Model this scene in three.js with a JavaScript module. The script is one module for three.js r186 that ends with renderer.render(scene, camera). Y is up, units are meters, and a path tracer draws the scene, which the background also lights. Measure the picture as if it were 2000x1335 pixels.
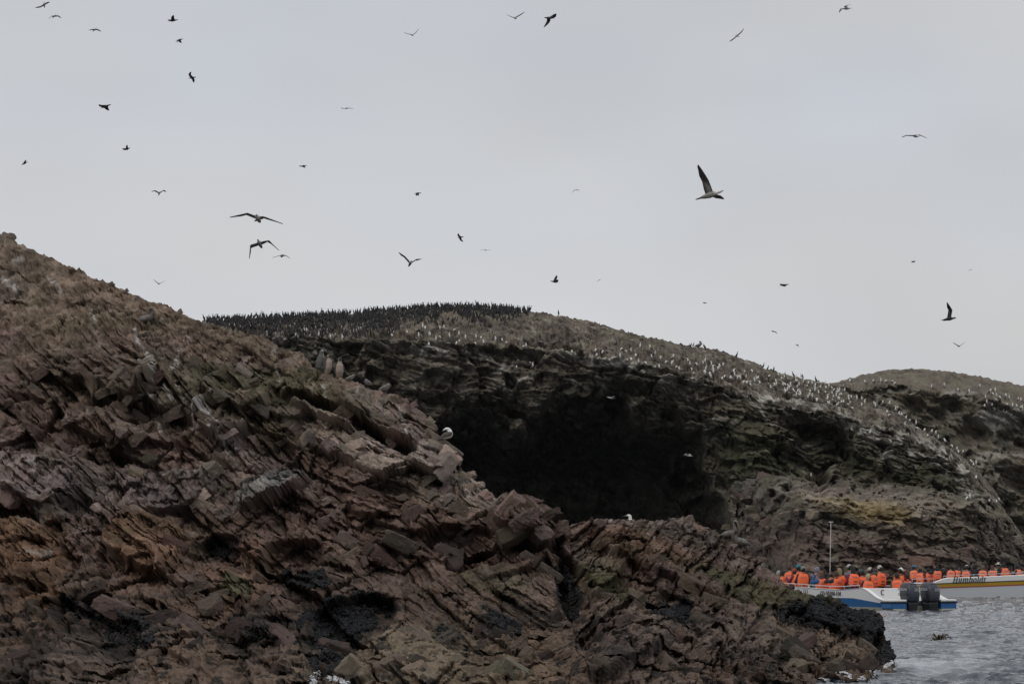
import * as THREE from 'three';
import { mergeGeometries, mergeVertices, toCreasedNormals } from 'three/addons/utils/BufferGeometryUtils.js';
import { RoundedBoxGeometry } from 'three/addons/geometries/RoundedBoxGeometry.js';
import { TextGeometry } from 'three/addons/geometries/TextGeometry.js';
import { FontLoader } from 'three/addons/loaders/FontLoader.js';
import { MarchingCubes } from 'three/addons/objects/MarchingCubes.js';

// ------------------------------------------------------------------ camera, sky, sun, exposure
const scene = new THREE.Scene();
const F = 5555, PITCH = Math.atan(432.5 / F), CP = Math.cos(PITCH), SP = Math.sin(PITCH);   // focal length for a 2000 px wide picture
const camera = new THREE.PerspectiveCamera(2 * Math.atan(667.5 / F) * 180 / Math.PI, 2000 / 1335, 0.5, 9000);
camera.position.set(0, 1.8, 0);
camera.rotation.set(PITCH, 0, 0);
scene.add(camera);

const renderer = new THREE.WebGLRenderer({ antialias: true });
renderer.toneMapping = THREE.LinearToneMapping;
renderer.toneMappingExposure = 1;
renderer.shadowMap.enabled = true;

// ------------------------------------------------------------------ noise
function rng(seed) { let a = seed >>> 0; return () => { a = (a + 0x6d2b79f5) | 0; let t = Math.imul(a ^ (a >>> 15), 1 | a); t = (t + Math.imul(t ^ (t >>> 7), 61 | t)) ^ t; return ((t ^ (t >>> 14)) >>> 0) / 4294967296; }; }
function h3(x, y, z, s) { let h = Math.imul(x, 374761393) + Math.imul(y, 668265263) + Math.imul(z, 2147483647) + Math.imul(s, 1274126177) | 0; h = Math.imul(h ^ (h >>> 13), 1274126177); h ^= h >>> 16; h = Math.imul(h, 0x85ebca6b); return (h ^ (h >>> 13)) >>> 0; }
const U = 1 / 4294967296;
function vnoise(x, y, z, s = 0) {
  const xi = Math.floor(x), yi = Math.floor(y), zi = Math.floor(z); let u = x - xi, v = y - yi, w = z - zi;
  u = u * u * (3 - 2 * u); v = v * v * (3 - 2 * v); w = w * w * (3 - 2 * w);
  const L = (a, b, t) => a + (b - a) * t, g = (i, j, k) => h3(xi + i, yi + j, zi + k, s) * U;
  return 2 * L(L(L(g(0, 0, 0), g(1, 0, 0), u), L(g(0, 1, 0), g(1, 1, 0), u), v), L(L(g(0, 0, 1), g(1, 0, 1), u), L(g(0, 1, 1), g(1, 1, 1), u), v), w) - 1;
}
function fbm(x, y, z, o = 4, s = 0) { let a = 0.5, r = 0; for (let i = 0; i < o; i++) { r += a * vnoise(x, y, z, s + i); x = x * 2.03 + 7.1; y = y * 2.03 + 3.7; z = z * 2.03 + 1.3; a *= 0.5; } return r; }
const V = { f1: 0, f2: 0, id: 0, cx: 0, cy: 0, cz: 0 };
function voronoi(x, y, z, s) {          // nearest jittered cell centre, second nearest, hash of the cell
  const xi = Math.floor(x), yi = Math.floor(y), zi = Math.floor(z); let f1 = 9, f2 = 9;
  for (let k = -1; k < 2; k++) for (let j = -1; j < 2; j++) for (let i = -1; i < 2; i++) {
    const a = xi + i, b = yi + j, c = zi + k, h = h3(a, b, c, s);
    const px = a + (h & 1023) / 1023, py = b + ((h >>> 10) & 1023) / 1023, pz = c + ((h >>> 20) & 1023) / 1023;
    const d = (px - x) * (px - x) + (py - y) * (py - y) + (pz - z) * (pz - z);
    if (d < f1) { f2 = f1; f1 = d; V.id = h; V.cx = px; V.cy = py; V.cz = pz; } else if (d < f2) f2 = d;
  }
  V.f1 = Math.sqrt(f1); V.f2 = Math.sqrt(f2);
}
function facet(x, y, z, s, tilt) {      // broken-rock relief: every cell is a tilted plane of its own height, joints between cells are recessed
  voronoi(x, y, z, s);
  const h = Math.imul(V.id, 0x9e3779b1) >>> 0;
  const tx = ((h & 255) / 127.5 - 1) * tilt, ty = (((h >>> 8) & 255) / 127.5 - 1) * tilt, tz = (((h >>> 16) & 255) / 127.5 - 1) * tilt;
  const e = V.f2 - V.f1;
  return ((h >>> 24) / 127.5 - 1) * 0.26 + tx * (x - V.cx) + ty * (y - V.cy) + tz * (z - V.cz) - (e < 0.07 ? (1 - e / 0.07) * 0.3 : 0);
}
// bedded, jointed rock: courses of unequal thickness broken into slabs; every slab stands at its own level and leans back, so that its foot overhangs the one below
function slabs(u, v, s, tu, tv) {
  let q = v / tv; q += .38 * vnoise(q * .8, s, .5, s); const lay = Math.floor(q), fv = q - lay, h1 = h3(lay, s, 7, s) * U;
  let p = u / (tu * (.6 + .9 * h1)) + h1 * 13 + (h1 - .4) * .8 * fv; p += .3 * vnoise(p * .9, lay, s, s + 1); const cell = Math.floor(p), fu = p - cell, h = h3(lay, cell, 3, s);
  V.id = h; const off = (h & 255) / 255 - .5, lu = ((h >>> 8) & 255) / 127.5 - 1, lv = ((h >>> 16) & 255) / 255, e = Math.min(Math.min(fu, 1 - fu) * tu, Math.min(fv, 1 - fv) * tv) / tv;
  return off * .8 + lu * (fu - .5) * .9 - (lv * 1.5 - .25) * (fv - .5) - (e < .07 ? (1 - e / .07) * .22 : 0);
}
const clamp = (x, a = 0, b = 1) => Math.min(b, Math.max(a, x));
const sstep = (a, b, x) => { const t = clamp((x - a) / (b - a)); return t * t * (3 - 2 * t); };
const lerp = (a, b, t) => a + (b - a) * t;
function table(t) { return (x) => { let i = 0; while (i < t.length - 2 && x > t[i + 1][0]) i++; const [x0, y0] = t[i], [x1, y1] = t[i + 1]; return y0 + (y1 - y0) * clamp((x - x0) / (x1 - x0)); }; }
const lin = (hex) => new THREE.Color(hex);

// a point of the place: picture direction and distance ahead
function at(px, py, D) { const u = (px - 1000) / F, v = (667.5 - py) / F, t = D / (CP - v * SP); return new THREE.Vector3(u * t, 1.8 + (v * CP + SP) * t, -D); }
function proj(p) { const y = p.y - 1.8, c = y * CP + p.z * SP, d = -(p.z * CP - y * SP); return [1000 + F * p.x / d, 667.5 - F * c / d, d]; }

// ------------------------------------------------------------------ sky: one even overcast layer, slightly brighter overhead
{
  const W = 1024, H = 512, data = new Float32Array(W * H * 4);
  for (let j = 0; j < H; j++) for (let i = 0; i < W; i++) {
    const el = ((j + 0.5) / H - 0.5) * Math.PI, az = (i + 0.5) / W * 2 * Math.PI, c = Math.cos(el), x = c * Math.cos(az), z = c * Math.sin(az), y = Math.sin(el);
    const deg = el * 180 / Math.PI;
    let L, b;
    if (y < 0) { L = 0.30; b = 0.25; } else {
      const n = fbm(x * 5, y * 16, z * 5, 4, 5), m = fbm(x * 9 + 4, y * 26, z * 9, 3, 9);
      L = 0.625 - 0.035 * sstep(4, 12, deg) + 0.22 * sstep(14, 60, deg) + n * 0.12 + m * 0.02;
      b = 0.24 + 0.26 * sstep(2, 12, deg) + m * 1.1;
    }
    const o = (j * W + i) * 4;
    data[o] = L * (0.985 - 0.035 * b); data[o + 1] = L * (1.0 - 0.006 * b); data[o + 2] = L * (1.015 + 0.055 * b); data[o + 3] = 1;
  }
  const sky = new THREE.DataTexture(data, W, H, THREE.RGBAFormat, THREE.FloatType);
  sky.mapping = THREE.EquirectangularReflectionMapping; sky.magFilter = THREE.LinearFilter; sky.minFilter = THREE.LinearFilter; sky.wrapS = THREE.RepeatWrapping; sky.needsUpdate = true;
  scene.background = sky; scene.environment = sky;
}
const sun = new THREE.DirectionalLight(0xfff2e2, 0.6);
sun.position.set(-60, 170, 20); sun.target.position.set(20, 0, -120); sun.castShadow = true; sun.shadow.radius = 45; sun.shadow.mapSize.set(2048, 2048);
Object.assign(sun.shadow.camera, { left: -160, right: 160, top: 260, bottom: -260, near: 1, far: 700 });
scene.add(sun, sun.target);
scene.fog = new THREE.FogExp2(0xc9ccd0, 0.000022);

// ------------------------------------------------------------------ names, labels, copies
const taken = new Map();
function numbered(n) { const k = taken.get(n) ?? 0; taken.set(n, k + 1); return k ? `${n}_${String(k).padStart(3, '0')}` : n; }
function shade(o) { o.traverse((m) => { if (m.isMesh) { m.castShadow = true; m.receiveShadow = true; } }); return o; }
function thing(o, name, label, category, group) { o.name = numbered(name); o.userData = { label, category }; if (group) o.userData.group = group; scene.add(shade(o)); return o; }
function part(name, geo, mat, parent) { const m = new THREE.Mesh(geo, mat); m.name = name; m.castShadow = m.receiveShadow = true; parent.add(m); return m; }
const std = (o) => new THREE.MeshStandardMaterial({ roughness: 0.9, ...o });
const vcol = (o = {}) => std({ vertexColors: true, ...o });

function gridGeometry(P, C, nc, nr) {
  const idx = new Uint32Array((nc - 1) * (nr - 1) * 6); let k = 0;
  for (let j = 0; j < nr - 1; j++) for (let i = 0; i < nc - 1; i++) { const a = j * nc + i, b = a + 1, c = a + nc, d = c + 1; idx[k++] = a; idx[k++] = b; idx[k++] = c; idx[k++] = b; idx[k++] = d; idx[k++] = c; }
  const g = new THREE.BufferGeometry();
  g.setAttribute('position', new THREE.BufferAttribute(P, 3)); if (C) g.setAttribute('color', new THREE.BufferAttribute(C, 3));
  g.setIndex(new THREE.BufferAttribute(idx, 1)); g.computeVertexNormals(); return g;
}
// where the surface shows: looks a picture position up among the surface's own points
class Finder {
  constructor(P, n, cell = 2) { this.P = P; this.c = cell; this.w = Math.ceil(2300 / cell); this.h = Math.ceil(1500 / cell); this.t = new Int32Array(this.w * this.h).fill(-1); const v = new THREE.Vector3(), dz = new Float32Array(this.w * this.h).fill(1e9);
    for (let i = 0; i < n; i++) { v.set(P[i * 3], P[i * 3 + 1], P[i * 3 + 2]); const [x, y, d] = proj(v), a = Math.floor((x + 100) / cell), b = Math.floor(y / cell); if (a < 0 || b < 0 || a >= this.w || b >= this.h) continue; const k = b * this.w + a; if (d < dz[k]) { dz[k] = d; this.t[k] = i; } } }
  find(px, py, reach = 8) { const a = Math.floor((px + 100) / this.c), b = Math.floor(py / this.c); let best = -1, bd = 1e9;
    for (let r = 0; r <= reach; r++) { for (let j = -r; j <= r; j++) for (let i = -r; i <= r; i++) { if (Math.max(Math.abs(i), Math.abs(j)) !== r) continue; const A = a + i, B = b + j; if (A < 0 || B < 0 || A >= this.w || B >= this.h) continue; const k = this.t[B * this.w + A]; if (k >= 0) { const d = i * i + j * j; if (d < bd) { bd = d; best = k; } } } if (best >= 0) break; }
    return best < 0 ? null : new THREE.Vector3(this.P[best * 3], this.P[best * 3 + 1], this.P[best * 3 + 2]); }
}
const landMat = new THREE.MeshPhysicalMaterial({ vertexColors: true, roughness: .95, specularIntensity: .22 });
// ------------------------------------------------------------------ the near headland
const ridgeA = table([[-220, 395], [0, 455], [12, 452], [22, 466], [60, 487], [95, 500], [130, 518], [155, 526], [180, 543], [212, 552], [240, 566], [268, 578], [300, 594], [325, 597], [345, 608], [380, 624], [450, 645], [520, 662], [560, 684], [585, 683], [600, 700], [612, 718], [640, 730], [668, 738], [690, 744], [715, 757], [745, 768], [775, 772], [795, 776], [806, 800], [835, 815], [850, 832], [862, 856], [880, 862], [893, 872], [897, 900], [905, 920], [935, 942], [958, 968], [972, 974], [985, 967], [1012, 963], [1030, 970], [1060, 985], [1085, 1003], [1098, 1028], [1130, 1024], [1165, 1013], [1195, 1008], [1225, 1015], [1260, 1014], [1300, 1020], [1330, 1010], [1355, 1018], [1380, 1032], [1420, 1044], [1450, 1064], [1490, 1102], [1520, 1133], [1545, 1147], [1565, 1155], [1588, 1163], [1612, 1162], [1637, 1168], [1646, 1178], [1658, 1188], [1680, 1191], [1708, 1192], [1724, 1202], [1728, 1232], [1740, 1260], [1748, 1287], [1765, 1345], [1800, 1420]]);
const depthA = table([[450, 67], [560, 63], [700, 59], [850, 55], [1000, 52.5], [1100, 50.5], [1200, 46.5], [1335, 39.5], [1480, 37]]);
const baseD = (px, py) => depthA(py) + Math.max(0, (px - 1250) / 450) * 4.6 + Math.max(0, (px - 820) / 300) * (py < 1030 ? 0.6 : 0.6 * clamp((1200 - py) / 170));
const screeLine = table([[-200, 640], [0, 650], [130, 690], [230, 660], [330, 700], [480, 705], [560, 740], [620, 770], [700, 775], [1760, 760]]);
// ledges, blocks and recesses: [x, y, half width, half height, turn in degrees, metres out of the slope]
const blocksA = [
  [250, 745, 62, 36, 25, .6], [345, 772, 70, 38, 25, .7], [470, 762, 72, 42, 20, .75], [430, 822, 52, 32, 30, .55], [560, 790, 55, 34, 25, .5], [640, 800, 92, 30, 25, .7], [745, 812, 80, 34, 26, .75], [845, 885, 42, 36, 35, .6], [120, 720, 60, 26, 15, .5],
  [150, 862, 100, 26, 20, -.7], [300, 885, 100, 26, 15, -.55], [520, 868, 60, 22, 22, -.5], [60, 800, 70, 24, 20, -.5], [235, 800, 60, 20, 25, -.6], [400, 872, 40, 22, 30, -.5],
  [690, 878, 130, 34, 27, .45], [60, 930, 120, 45, 12, .5], [330, 962, 90, 36, -8, .45], [525, 962, 76, 28, -27, .75], [430, 1062, 44, 26, 18, -.8], [575, 1090, 62, 34, -5, -.85],
  [60, 1080, 90, 44, 40, .6], [120, 1150, 70, 34, 40, .5], [290, 1060, 96, 52, 18, .9], [400, 1122, 60, 26, 5, .4], [500, 1130, 60, 40, 30, .4], [160, 1195, 70, 30, 20, -.8], [230, 1240, 50, 24, 20, -.6], [30, 1000, 40, 12, 10, -.5],
  [680, 1212, 82, 40, -10, -1.0], [540, 1200, 26, 34, 15, .5], [1028, 1012, 66, 42, 12, 1.2], [1000, 1074, 110, 18, -12, -1.0], [900, 1050, 60, 24, 0, -.8], [1010, 1085, 70, 28, -18, .4], [760, 1000, 90, 26, 15, .5], [780, 1100, 80, 34, 10, -.4],
  [1128, 1175, 26, 90, -12, -1.1], [1290, 1092, 130, 40, 22, .6], [1205, 1232, 116, 50, -18, .8], [1450, 1242, 140, 60, 25, .5], [1600, 1272, 100, 40, 20, .45], [1310, 1190, 60, 24, 20, -.6], [1180, 1120, 60, 24, -35, .5],
  [860, 1300, 160, 40, -8, .6], [700, 1310, 60, 26, -25, .5], [1060, 1290, 90, 36, 20, .4], [330, 1290, 110, 40, 35, .4], [90, 1280, 100, 40, 35, .3], [1640, 1212, 90, 16, 14, .3], [880, 1190, 90, 40, 25, .35], [650, 1290, 14, 30, 20, -.7],
].map(([x, y, rx, ry, a, m]) => { const c = at(x, y, baseD(x, y)), s = baseD(x, y) / F, t = -a * Math.PI / 180; return { x: c.x, y: c.y, rx: rx * s, ry: ry * s, c: Math.cos(t), s: Math.sin(t), m, k: (x * 7 + y * 13) % 17 / 17 }; });
const line = (pts, w, m, D = baseD) => pts.slice(1).map((b, i) => { const a = pts[i], A = at(a[0], a[1], D(...a)), B = at(b[0], b[1], D(...b)); return { A, B, w: w * D(...a) / F, m, x0: Math.min(A.x, B.x), x1: Math.max(A.x, B.x), y0: Math.min(A.y, B.y), y1: Math.max(A.y, B.y) }; });
const cracksA = [line([[565, 790], [620, 797], [690, 828], [760, 862], [800, 880]], 8, -.9), line([[210, 1035], [205, 1090], [215, 1150]], 5, -.5), line([[1210, 1205], [1160, 1240], [1270, 1220]], 3, -.4), line([[1230, 1180], [1120, 1260]], 4, -.5), line([[1420, 1150], [1340, 1290]], 4, -.4), line([[1500, 1180], [1420, 1300]], 3, -.35), line([[1000, 1060], [1100, 1080], [1150, 1130]], 5, -.6), line([[640, 700], [600, 760]], 3, -.3), line([[1560, 1180], [1490, 1290]], 3, -.35), line([[1660, 1240], [1590, 1310]], 3, -.3), line([[0, 1130], [120, 1170], [250, 1250], [400, 1330]], 4, -.4), line([[300, 1180], [430, 1250], [560, 1310]], 4, -.4)].flat();
function lineAt(ls, x, y) { let r = 0; for (const l of ls) { const W = l.w * 3; if (x < l.x0 - W || x > l.x1 + W || y < l.y0 - W || y > l.y1 + W) continue; const dx = l.B.x - l.A.x, dy = l.B.y - l.A.y, t = clamp(((x - l.A.x) * dx + (y - l.A.y) * dy) / (dx * dx + dy * dy)), d = Math.hypot(x - l.A.x - dx * t, y - l.A.y - dy * t); const f = sstep(1.7, 0.4, d / l.w); if (f * Math.abs(l.m) > Math.abs(r)) r = f * l.m; } return r; }
function blockAt(bs, x, y, n) { let r = 0; for (const b of bs) { const dx = x - b.x, dy = y - b.y, u = (dx * b.c + dy * b.s) / b.rx, v = (-dx * b.s + dy * b.c) / b.ry; if (u > 1.5 || u < -1.5 || v > 1.5 || v < -1.5) continue; const m = Math.pow(Math.pow(Math.abs(u), 3) + Math.pow(Math.abs(v), 3), 1 / 3) + n * 0.28; r += b.m * sstep(1.12, 0.86, m) * (1 + 0.35 * (u * (b.k - .5) * 2 - v * 0.6)); } return r; }
// colours that the stone itself has: [x, y, half width, half height, turn, colour, strength]
const patches = (list, D) => list.map(([x, y, rx, ry, a, col, w]) => { const c = at(x, y, D(x, y)), s = D(x, y) / F, t = -a * Math.PI / 180; return { x: c.x, y: c.y, rx: rx * s, ry: ry * s, c: Math.cos(t), s: Math.sin(t), col, w }; });
const K = { scree: [.175, .135, .102], pink: [.158, .126, .110], orange: [.165, .098, .060], red: [.126, .084, .067], pale: [.275, .23, .195], tan: [.170, .126, .096], grey: [.185, .18, .165], olive: [.085, .085, .045], black: [.012, .0125, .0125], guano: [.46, .44, .42], brown: [.118, .082, .067], dark: [.07, .055, .048] };
const patchA = patches([
  [300, 760, 330, 75, 14, K.olive, .42], [640, 780, 150, 60, 22, K.olive, .55], [450, 740, 90, 40, 15, K.olive, .5], [760, 800, 130, 40, 30, K.pale, .35], [170, 720, 180, 40, 12, K.brown, .6],
  [880, 930, 130, 60, 35, K.pale, .9], [700, 880, 170, 40, 27, K.pale, .65], [770, 930, 110, 40, 20, K.pale, .65], [640, 700, 120, 30, 25, K.pale, .3], [870, 880, 60, 36, 40, K.pale, .3], [60, 925, 220, 60, 12, [.19, .155, .145], .85], [330, 955, 150, 50, 0, [.185, .152, .14], .8], [200, 900, 200, 30, 16, K.pink, .6], [480, 900, 120, 40, 10, K.pink, .5], [180, 830, 240, 60, 10, K.red, .45],
  [525, 958, 80, 30, -27, K.grey, .95], [370, 925, 60, 14, -5, K.grey, .5], [70, 1090, 150, 60, 38, K.orange, .9], [290, 1070, 110, 60, 18, K.orange, .85], [460, 1130, 80, 60, 20, K.orange, .5], [60, 1200, 120, 60, 38, K.orange, .5], [520, 1210, 40, 40, 0, K.red, .6],
  [780, 1020, 240, 60, 10, K.red, .7], [1020, 1020, 90, 50, 10, K.red, .6], [1000, 1090, 90, 40, -10, K.red, .9], [1300, 1100, 190, 60, 22, K.red, .85], [1250, 1070, 120, 40, 20, K.orange, .55], [1400, 1060, 160, 40, 25, K.pink, .6], [1260, 1020, 130, 16, 4, K.pale, .35],
  [1230, 1240, 140, 60, 0, K.pink, .6], [820, 1290, 260, 60, 0, [.235, .185, .125], .85], [640, 1260, 60, 30, 0, K.tan, .5], [1000, 1230, 120, 60, 10, K.tan, .5], [350, 1290, 200, 60, 20, K.tan, .6], [1590, 1270, 190, 60, 18, [.215, .165, .125], .75], [1450, 1250, 120, 60, 20, K.pink, .5],
  [1170, 1120, 60, 40, 40, K.olive, .6], [1210, 1160, 70, 16, 30, K.olive, .75], [960, 1130, 80, 30, 10, K.olive, .5], [460, 1145, 36, 16, 10, K.olive, .8], [1480, 1155, 160, 26, 18, K.olive, .7], [1620, 1170, 90, 18, 12, K.olive, .8], [90, 560, 180, 60, 30, K.scree, .6],
], baseD);
const blackA = patches([[675, 1205, 92, 42, -14, null, 1.15], [425, 1066, 40, 26, 18, null, .7], [240, 1225, 70, 40, 20, null, .85], [600, 1130, 80, 40, 0, null, .45], [1650, 1205, 95, 34, 12, null, 1.15], [1560, 1200, 60, 26, 0, null, .7], [1325, 1195, 50, 30, 10, null, .95], [1735, 1265, 26, 34, 30, null, 1.0], [1700, 1235, 40, 22, 0, null, .9], [1110, 1150, 24, 60, -10, null, .85], [980, 1215, 50, 28, 20, null, .8], [480, 1230, 60, 40, 20, null, .7], [640, 1290, 40, 30, 0, null, .8], [160, 1190, 60, 26, 20, null, .7], [60, 1300, 70, 40, 30, null, .65], [880, 1240, 40, 20, 30, null, .6], [1000, 1190, 60, 20, 10, null, .5], [830, 1060, 90, 20, 0, null, .4], [940, 1300, 40, 24, 0, null, .4], [1480, 1300, 40, 24, 0, null, .5], [1200, 1290, 60, 20, -20, null, .5]], baseD);
const inPatch = (b, x, y, n) => { const dx = x - b.x, dy = y - b.y, u = (dx * b.c + dy * b.s) / b.rx, v = (-dx * b.s + dy * b.c) / b.ry; if (u > 1.7 || u < -1.7 || v > 1.7 || v < -1.7) return 0; return sstep(1.25, 0.55, Math.hypot(u, v) + n * 0.45); };
const streaksA = [line([[262, 640], [275, 672], [300, 715]], 3, 1), line([[296, 700], [308, 735], [330, 770], [345, 790]], 3, 1), line([[350, 685], [348, 735]], 3, 1), line([[362, 640], [368, 665]], 3, .8), line([[318, 745], [300, 800], [312, 840]], 3, .9), line([[355, 765], [372, 800]], 3, .8), line([[400, 800], [425, 840], [440, 870], [455, 885]], 8, 1), line([[392, 800], [375, 835]], 2, .7), line([[478, 700], [483, 740]], 2.5, .8), line([[540, 720], [548, 755]], 2.5, .7), line([[632, 755], [640, 790], [648, 805]], 3, .8), line([[782, 800], [790, 835]], 2.5, .9), line([[793, 840], [802, 872]], 2, .8), line([[805, 845], [815, 870]], 2, .8), line([[0, 540], [30, 560], [40, 570]], 5, .8), line([[95, 545], [120, 568]], 3, .8), line([[190, 600], [178, 625]], 3, .7), line([[175, 600], [186, 632]], 3, .9), line([[430, 900], [452, 872]], 4, .7), line([[705, 745], [700, 775]], 2, .6), line([[1275, 1060], [1262, 1050]], 3, .6)].flat();

function colourA(x, y, z, px, py, id, out) {
  const n1 = fbm(x * 0.9, y * 0.9, z * 0.5, 4, 21), n2 = fbm(x * 4.5, y * 4.5, z * 2, 3, 31), n3 = vnoise(x * 24, y * 24, z * 10, 41);
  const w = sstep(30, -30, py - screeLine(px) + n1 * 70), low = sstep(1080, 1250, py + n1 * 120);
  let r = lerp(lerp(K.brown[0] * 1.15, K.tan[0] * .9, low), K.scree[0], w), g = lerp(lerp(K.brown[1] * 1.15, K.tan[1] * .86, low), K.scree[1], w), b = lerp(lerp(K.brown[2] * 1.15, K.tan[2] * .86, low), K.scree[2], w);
  for (const p of patchA) { const f = inPatch(p, x, y, n1 + n2 * .7) * p.w; if (f > 0) { r += (p.col[0] - r) * f; g += (p.col[1] - g) * f; b += (p.col[2] - b) * f; } }
  const c = ((id & 255) / 255 - 0.5) * 1.2, hue = ((id >>> 8) & 255) / 255 - 0.5; let k = .9 + c * 0.36 + n2 * 0.6 + n3 * 0.26 + ((id >>> 16 & 255) / 255 - .5) * .2;
  r *= k * (1 + hue * 0.07); g *= k; b *= k * (1 - hue * 0.08);
  const gr = sstep(0.12, 0.35, fbm(x * 1.6, y * 1.6, z, 4, 77)) * .22 * (1 - low); r = lerp(r, K.olive[0], gr); g = lerp(g, K.olive[1], gr); b = lerp(b, K.olive[2], gr);
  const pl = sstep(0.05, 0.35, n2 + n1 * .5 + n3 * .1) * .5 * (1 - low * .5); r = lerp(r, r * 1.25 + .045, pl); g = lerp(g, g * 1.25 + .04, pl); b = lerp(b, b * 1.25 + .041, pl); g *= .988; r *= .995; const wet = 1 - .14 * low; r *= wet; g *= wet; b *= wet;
  let s = 0; const st = lineAt(streaksA, x + n2 * .08, y); if (st > 0) s = st * sstep(-.25, .3, n2 + n3 * .5);
  s = Math.max(s, sstep(.42, .6, fbm(x * 2.2 + 9, y * 1.1, z, 4, 97)) * .35 * (1 - low));
  r = lerp(r, K.guano[0], s * .95); g = lerp(g, K.guano[1], s * .95); b = lerp(b, K.guano[2], s * .95);
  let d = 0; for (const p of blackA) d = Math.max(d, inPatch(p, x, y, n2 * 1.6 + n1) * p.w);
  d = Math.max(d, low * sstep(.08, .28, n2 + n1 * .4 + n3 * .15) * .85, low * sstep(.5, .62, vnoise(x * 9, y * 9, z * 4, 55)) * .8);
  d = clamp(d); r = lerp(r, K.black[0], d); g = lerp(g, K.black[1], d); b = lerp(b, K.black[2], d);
  out[0] = Math.max(.006, r); out[1] = Math.max(.006, g); out[2] = Math.max(.006, b); return d;
}
const land = {};
{
  const nc = 1180, nf = 500, nb = 26, nr = nf + nb, P = new Float32Array(nc * nr * 3), C = new Float32Array(nc * nr * 3), col = [0, 0, 0];
  for (let i = 0; i < nc; i++) {
    const px = lerp(-200, 1798, i / (nc - 1)), R = ridgeA(px) + 2 * vnoise(px * .11, 3, 1, 5) + 1.5 * vnoise(px * .27, 3, 1, 6);
    for (let j = 0; j < nr; j++) {
      const o = (j * nc + i) * 3; let p, py, back = 0;
      if (j < nf) { const q = j / (nf - 1); py = q < .035 ? lerp(1480, Math.max(1345, Math.min(1345, 1480)), q / .035) : lerp(1345, R, (q - .035) / .965); if (R > 1345) py = lerp(1480, R, q); p = at(px, py, baseD(px, py)); }
      else { const t = (j - nf + 1) / nb; back = t; py = R; p = at(px, R, baseD(px, R)); const y0 = p.y; p.z -= t * (6 + 20 * t) + .15; p.y = lerp(y0, -1.2, t * t * .75 + .25 * t); }
      const x = p.x, y = p.y, z = p.z, zz = z * .5;
      const wob = fbm(x * .55, y * .55, zz * .55, 3, 2), steep = clamp(Math.abs(ridgeA(px + 9) - ridgeA(px - 9)) / 18), e = back ? .4 : lerp(.3, .75, steep) + lerp(.7, .25, steep) * sstep(0, 46, py - R), scree = sstep(40, -30, py - screeLine(px) + wob * 60);
      const strataR = sstep(1080, 1150, px), tiltAng = strataR > .5 ? -.75 : .62, ca = Math.cos(tiltAng), sa = Math.sin(tiltAng);
      // bedding runs down to the right on the main slope and down to the left on the point
      const u = x * ca - y * sa, v = x * sa + y * ca;
      const wx = u + wob * .5, wy = v + .35 * fbm(x * 1.3, y * 1.3, zz, 2, 8);
      let d = 0;
      const swirl = fbm(x * .22, y * .22, zz * .2, 3, 66), U1 = u + .18 * wob + swirl * .35 + .05 * fbm(x * 2.2, y * 2.2, zz * 2, 2, 8), V1 = v + .22 * wob + swirl * .6 + .07 * fbm(x * 2.4 + 5, y * 2.4, zz * 2, 2, 9);
      const s1 = slabs(U1, V1, 211, 2.5, .95), big2 = s1, id0 = V.id, s2 = slabs(U1, V1, 212, .95, .36), id1 = V.id, s3 = slabs(U1 + .02 * vnoise(x * 9, y * 9, 1, 3), V1, 213, .36, .145), id2 = V.id;
      const mid = facet(wx * 1.6, wy * 2.3, zz * 1.5, 13, 1.2), small = facet(x * 4.4, y * 5.4, zz * 5, 14, 1.4), tiny = facet(x * 12, y * 14, zz * 13, 15, 1.4);
      const rough = sstep(-.1, .25, fbm(x * .5, y * .5, zz * .4, 3, 63));
      const r2 = sstep(-.2, .2, fbm(x * .3 + 8, y * .3, zz * .3, 3, 67)); const calm = lerp(1, .35, sstep(-.05, .2, fbm(x * .38 + 3, y * .38, zz * .3, 3, 68))); d += s1 * lerp(.42, .9, r2) * (1 - scree * .8) + s2 * calm * lerp(.36, .24, rough) * (1 - scree * .7) + s3 * calm * lerp(.16, .13, scree) + mid * lerp(.12, .36, rough) * (1 - scree * .4) + fbm(x * .7, y * .7, zz * .7, 3, 64) * .35;
      const s4 = slabs(U1 + .03 * vnoise(x * 14, y * 14, 1, 5), V1 + .02 * vnoise(x * 11, y * 11, 2, 6), 214, .15, .066), ds = s4 * .05 + small * lerp(.03, .075, Math.max(scree, rough)) + tiny * lerp(.022, .036, Math.max(scree, rough)) + fbm(x * 3, y * 3, zz * 3, 3, 17) * lerp(.04, .12, scree) + fbm(x * 16, y * 16, zz * 14, 2, 19) * .022;
      if (!back) { d += blockAt(blocksA, x, y, wob * 1.2 + big2 * .25); d += lineAt(cracksA, x + wob * .15, y + big2 * .06); d *= e; } else d *= .5 * (1 - back);
      if (py > 1360) d *= .6;
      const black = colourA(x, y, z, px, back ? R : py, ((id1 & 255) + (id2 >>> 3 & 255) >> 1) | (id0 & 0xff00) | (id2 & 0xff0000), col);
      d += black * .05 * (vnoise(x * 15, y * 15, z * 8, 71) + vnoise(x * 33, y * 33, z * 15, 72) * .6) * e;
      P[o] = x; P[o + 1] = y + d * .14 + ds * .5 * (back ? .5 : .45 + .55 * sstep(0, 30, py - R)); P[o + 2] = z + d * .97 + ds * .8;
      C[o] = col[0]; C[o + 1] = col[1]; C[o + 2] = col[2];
    }
  }
  const g = gridGeometry(P, C, nc, nr);
  const m = new THREE.Mesh(g, landMat); m.name = 'headland_terrain'; m.userData = { kind: 'structure', label: 'reddish brown rocky headland sloping down to the water in front of the cave' }; scene.add(shade(m));
  land.head = new Finder(P, nc * nf); land.headMesh = m;
}

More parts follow.
